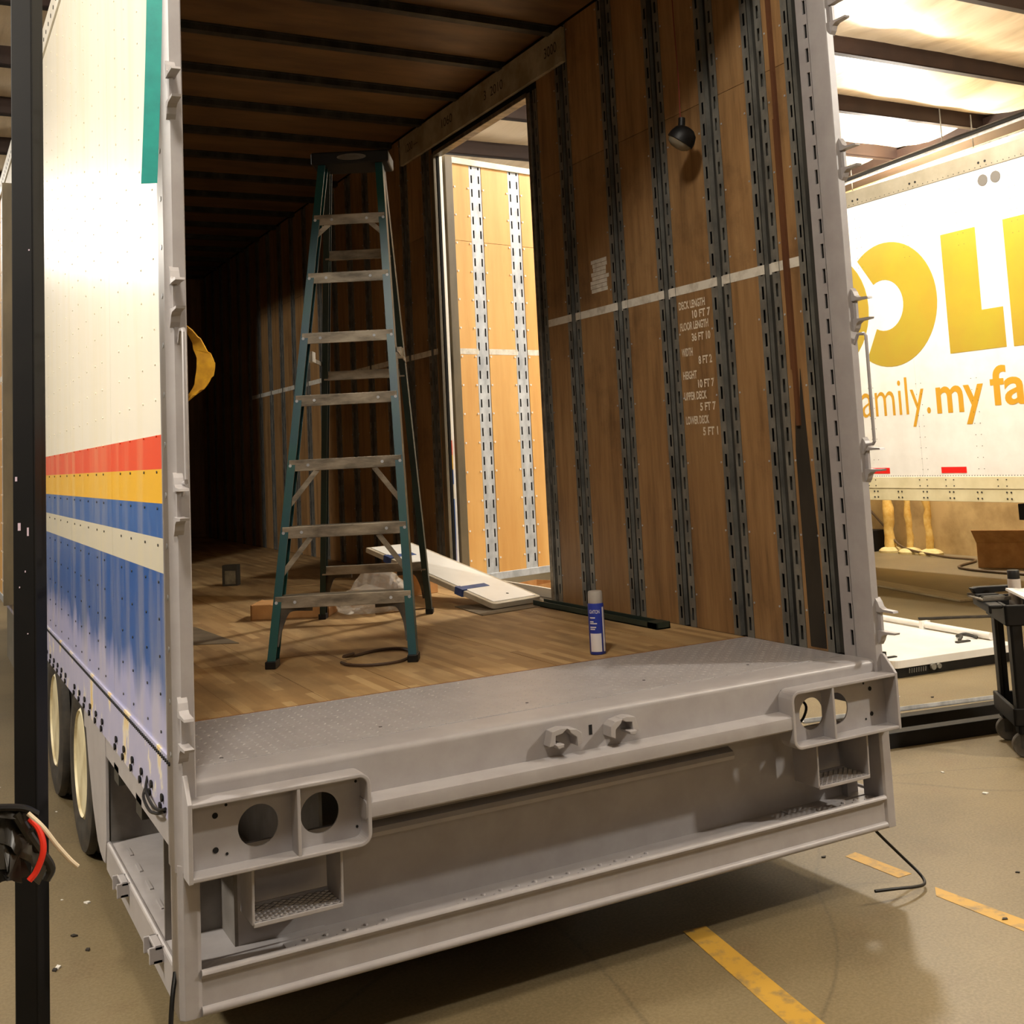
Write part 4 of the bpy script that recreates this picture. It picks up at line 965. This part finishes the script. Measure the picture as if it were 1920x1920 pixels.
box('plank_board', (-.12, .12, -.95, .95, 0, .02), M('grey_plank', (206, 192, 160), (180, 164, 130), 5, (4, .5, 1), rough=.7), bevel=.002, label='grey board lying on the floor under the white trailer', cat='board', loc=(7.42, 5.65, 0), rot=(0, 0, -.24))
m = MB(); m.ribbon(catmull([(6.0, 4.28, .012), (6.12, 4.18, .014), (6.25, 4.12, .012), (6.5, 3.94, .012), (6.9, 3.6, .012)], 5), (.6, .8, 0), .045, .014); m.build('rubber_strip', RUBBER, label='torn black rubber strip on the floor in front of the white trailer', cat='rubber strip')
BX = empty('cardboard_box', (9.75, 6.35, 0), math.radians(-62), label='open brown cardboard box by the concrete wall', cat='box')
box('box_body', (-.3, .35, -.22, .22, 0, .3), CARD, BX, .004)
m = MB(); m.add([(-.3, -.22, .3), (.35, -.22, .3), (.33, -.36, .46), (-.32, -.36, .46), (-.3, -.215, .3), (.35, -.215, .3), (.33, -.355, .463), (-.32, -.355, .463)], [(0, 1, 2, 3), (4, 7, 6, 5), (0, 4, 5, 1), (2, 6, 7, 3), (0, 3, 7, 4), (1, 5, 6, 2)]); m.build('box_flap', CARD, BX)
for y, lb in ((8.72, 'foam-lumped yellow pipe at the concrete wall, thickest of three'), (8.36, 'middle foam-coated yellow pipe of three at the concrete wall'), (8.0, 'straight yellow pipe with a round foam base at the concrete wall')):
    t = empty('foam_pipe', (10.25, y, 0), label=lb, cat='pipe')
    r0 = .075 if y > 8.6 else .05; m = MB(); rn = random.Random(int(y*100))
    m.tube([(0+rn.uniform(-.01, .01), rn.uniform(-.015, .015), .02+.1*k) for k in range(26)], [r0*rn.uniform(.8, 1.15) for _ in range(26)], 10); m.build('pipe_body', FOAM, t, smooth=True)
    m = MB(); m.lathe([(.165, 0), (.165, .03), (.13, .06), (.06, .085), (.0, .09)], 18); m.build('foam_base', M('foam_base', (214, 196, 140), (190, 166, 104), 10, rough=.8), t, smooth=True)
box('black_crate', (10.1, 10.4, 8.95, 9.35, 0, .3), BLACK, label='small black crate behind the foam pipes at the concrete wall', cat='crate', bevel=.01)
m = MB(); m.tube(catmull([(10.38, 9.4, .75), (10.34, 8.9, .35), (10.2, 8.45, .09), (10.05, 7.6, .02), (9.95, 7.0, .016), (9.2, 6.6, .016), (9.1, 5.6, .016), (9.4, 5.0, .016)], 7), .016, 8); m.build('floor_hose', M('brown_hose', (90, 70, 44), rough=.6), label='long brown hose running along the foot of the concrete wall', cat='hose', smooth=True)
for (x, y, sc, lb) in ((4.5, 8.75, 1, 'flattened cardboard box on the bright floor beyond the side door'), (4.85, 8.35, .8, 'second smaller cardboard tray beside the flattened box beyond the side door')):
    t = empty('cardboard_tray', (x, y, 0), math.radians(20), label=lb, cat='tray')
    box('tray_base', (-.3*sc, .3*sc, -.2*sc, .2*sc, 0, .01), CARD, t)
    for b in ((-.3, .3, -.2, -.19), (-.3, .3, .19, .2), (-.3, -.29, -.2, .2), (.29, .3, -.2, .2)): box('tray_side', (b[0]*sc, b[1]*sc, b[2]*sc, b[3]*sc, 0, .13*sc), CARD, t)
rd = random.Random(21)
for k in range(26):
    if k < 12: x, y = rd.uniform(-1.5, -1.2)-.05, rd.uniform(1.0, 4.4)
    else: x, y = rd.uniform(1.3, 3.8), rd.uniform(-.7, 2.6)
    if k == 0: x, y = 1.287, .402
    if k == 1: x, y = 3.75, 2.08
    s = rd.uniform(.006, .014)
    m = MB(); m.prism([(-s, -s*.4), (s*.7, -s*.6), (s, s*.3), (-s*.2, s*.6)], 'z', 0, s*.4)
    dark = k < 2 or k % 3 == 0
    m.build('debris_chip', INK if dark else WHITE, loc=(x, y, .0005), rot=(0, 0, rd.uniform(0, 6)), label='small dark chip of debris on the concrete floor' if dark else 'small white paint flake on the concrete floor', cat='debris', group='dark debris chips' if dark else 'white paint flakes')

# ================================================================== TOOL CART
az = math.atan2(-.61, .79)
CA = empty('tool_cart', (3.27, 1.17, 0), az, label='black plastic tool cart on casters with tools on top', cat='cart')
CL, CW = .78, .42   # local x: long side to the right, local y: -CW..0 toward the bumper
def frame_ring(z0, z1, nm):
    m = MB(); m.box(-.02, CL, -CW, .02, z0, z0+.012)
    for b in ((-.02, CL, -CW, -CW+.02), (-.02, CL, 0, .02), (-.02, 0, -CW, .02), (CL-.02, CL, -CW, .02)): m.box(*b, z0, z1)
    return m.build(nm, BLACK, CA, bevel=.006)
frame_ring(.66, .765, 'top_tray'); frame_ring(.16, .25, 'lower_tray')
for x in (.0, CL-.08):
    for y in (-CW+.005, -.075):
        m = MB(); m.box(x, x+.016, y, y+.075, .12, .70).box(x, x+.06, y if y < -.2 else y+.06, (y if y < -.2 else y+.06)+.015, .12, .70); m.build('corner_leg', BLACK, CA, bevel=.004)
        W_ = empty('caster', (x+.03, y+.04, 0), parent=CA)
        m = MB(); m.lathe([(.02, -.016), (.058, -.016), (.062, -.008), (.062, .008), (.058, .016), (.02, .016)], 22, 'y', (0, 0, .0625)); m.build('caster_wheel', M('caster_grey', (92, 86, 76), (60, 56, 50), 9, rough=.6), W_, smooth=True)
        m = MB(); m.box(-.02, .02, -.026, -.02, .05, .13).box(-.02, .02, .02, .026, .05, .13).box(-.03, .03, -.03, .03, .125, .135); m.build('caster_fork', GALV_DARK, W_)
m = MB(); m.box(-.09, -.02, -CW+.02, -.02, .745, .765).box(-.09, -.075, -CW+.02, -.02, .72, .765); m.build('push_handle', BLACK, CA, bevel=.008)
Tc = Matrix.Translation((3.27, 1.17, 0)) @ Matrix.Rotation(az, 4, 'Z')
def on_cart(x, y, z): return tuple(Tc @ Vector((x, y, z)))
CC = empty('spray_can', on_cart(.10, -.16, .672), 0, label='grey spray can with a dark cap standing on the tool cart', cat='spray can')
m = MB(); m.lathe([(.032, 0), (.033, .004), (.033, .19), (.03, .197)], 24); m.build('can_body', M('grey_can', (166, 156, 146), (150, 140, 130), 5, rough=.45), CC, smooth=True)
m = MB(); m.lathe([(.031, .195), (.031, .235), (.028, .24), (.0, .24)], 24); m.build('cap', BLACK, CC, smooth=True)
t = empty('clipboard', on_cart(.20, -.30, .768), az+.5, label='white paper pad lying tilted on the tool cart', cat='paper pad'); o = box('pad_sheet', (-.11, .11, -.15, .15, 0, .012), WHITE, t); o.rotation_euler = (.25, .1, 0)
t = empty('caliper_tray', on_cart(-.03, -.16, .768), az+.2, label='angled grey metal tray hanging over the tool cart end', cat='tray')
m = MB(); m.box(-.08, .07, -.10, .10, 0, .008).box(-.08, .07, -.10, -.094, 0, .02).box(-.08, .07, .094, .10, 0, .02); m.build('tray_plate', ALU, t)
m = MB(); m.box(-.06, .05, -.08, -.03, .008, .02).box(-.06, .05, 0, .05, .008, .02); m.build('tray_slots', BLACK, t)
t = empty('pry_bar', on_cart(.0, -.05, .785), az+.35, label='dark flat pry bar lying across the tool cart corner', cat='pry bar'); m = MB(); m.prism([(-.12, .03), (-.10, .0), (.16, .0), (.16, .03), (-.08, .035)], 'y', -.02, .02); m.build('bar_body', BLACK, t, bevel=.003)
for k in range(4):
    m = MB(); a = rd.uniform(0, 3); m.lathe([(.016, 0), (.02, .006), (.02, .05), (.012, .055)], 12, 'x')
    m.build('socket', GALV, loc=on_cart(.22+.05*k, -.10-.03*(k % 2), .692), rot=(0, 0, a), label='chrome socket lying in the cart tray beside the spray can', cat='socket', group='sockets in the cart tray', smooth=True)
t = empty('grinder', on_cart(.34, -.2, .672), az, label='dark angle grinder lying on the tool cart', cat='power tool'); m = MB(); m.lathe([(.02, -.12), (.035, -.1), (.035, .05), (.045, .07), (.04, .12), (.01, .13)], 16, 'x', (0, 0, .045)); m.build('grinder_body', BLACK, t, smooth=True); m = MB(); m.lathe([(.06, 0), (.06, .006)], 20, 'z', (.1, 0, .005)); m.build('disc', GALV_DARK, t)
t = empty('drill_case', on_cart(.35, -.2, .173), az, label='open tool case on the lower shelf of the cart', cat='tool case'); box('case_body', (-.2, .2, -.12, .12, 0, .1), GALV, t, .01); box('case_tray', (-.17, .17, -.1, .1, .1, .12), BLACK, t, .004)
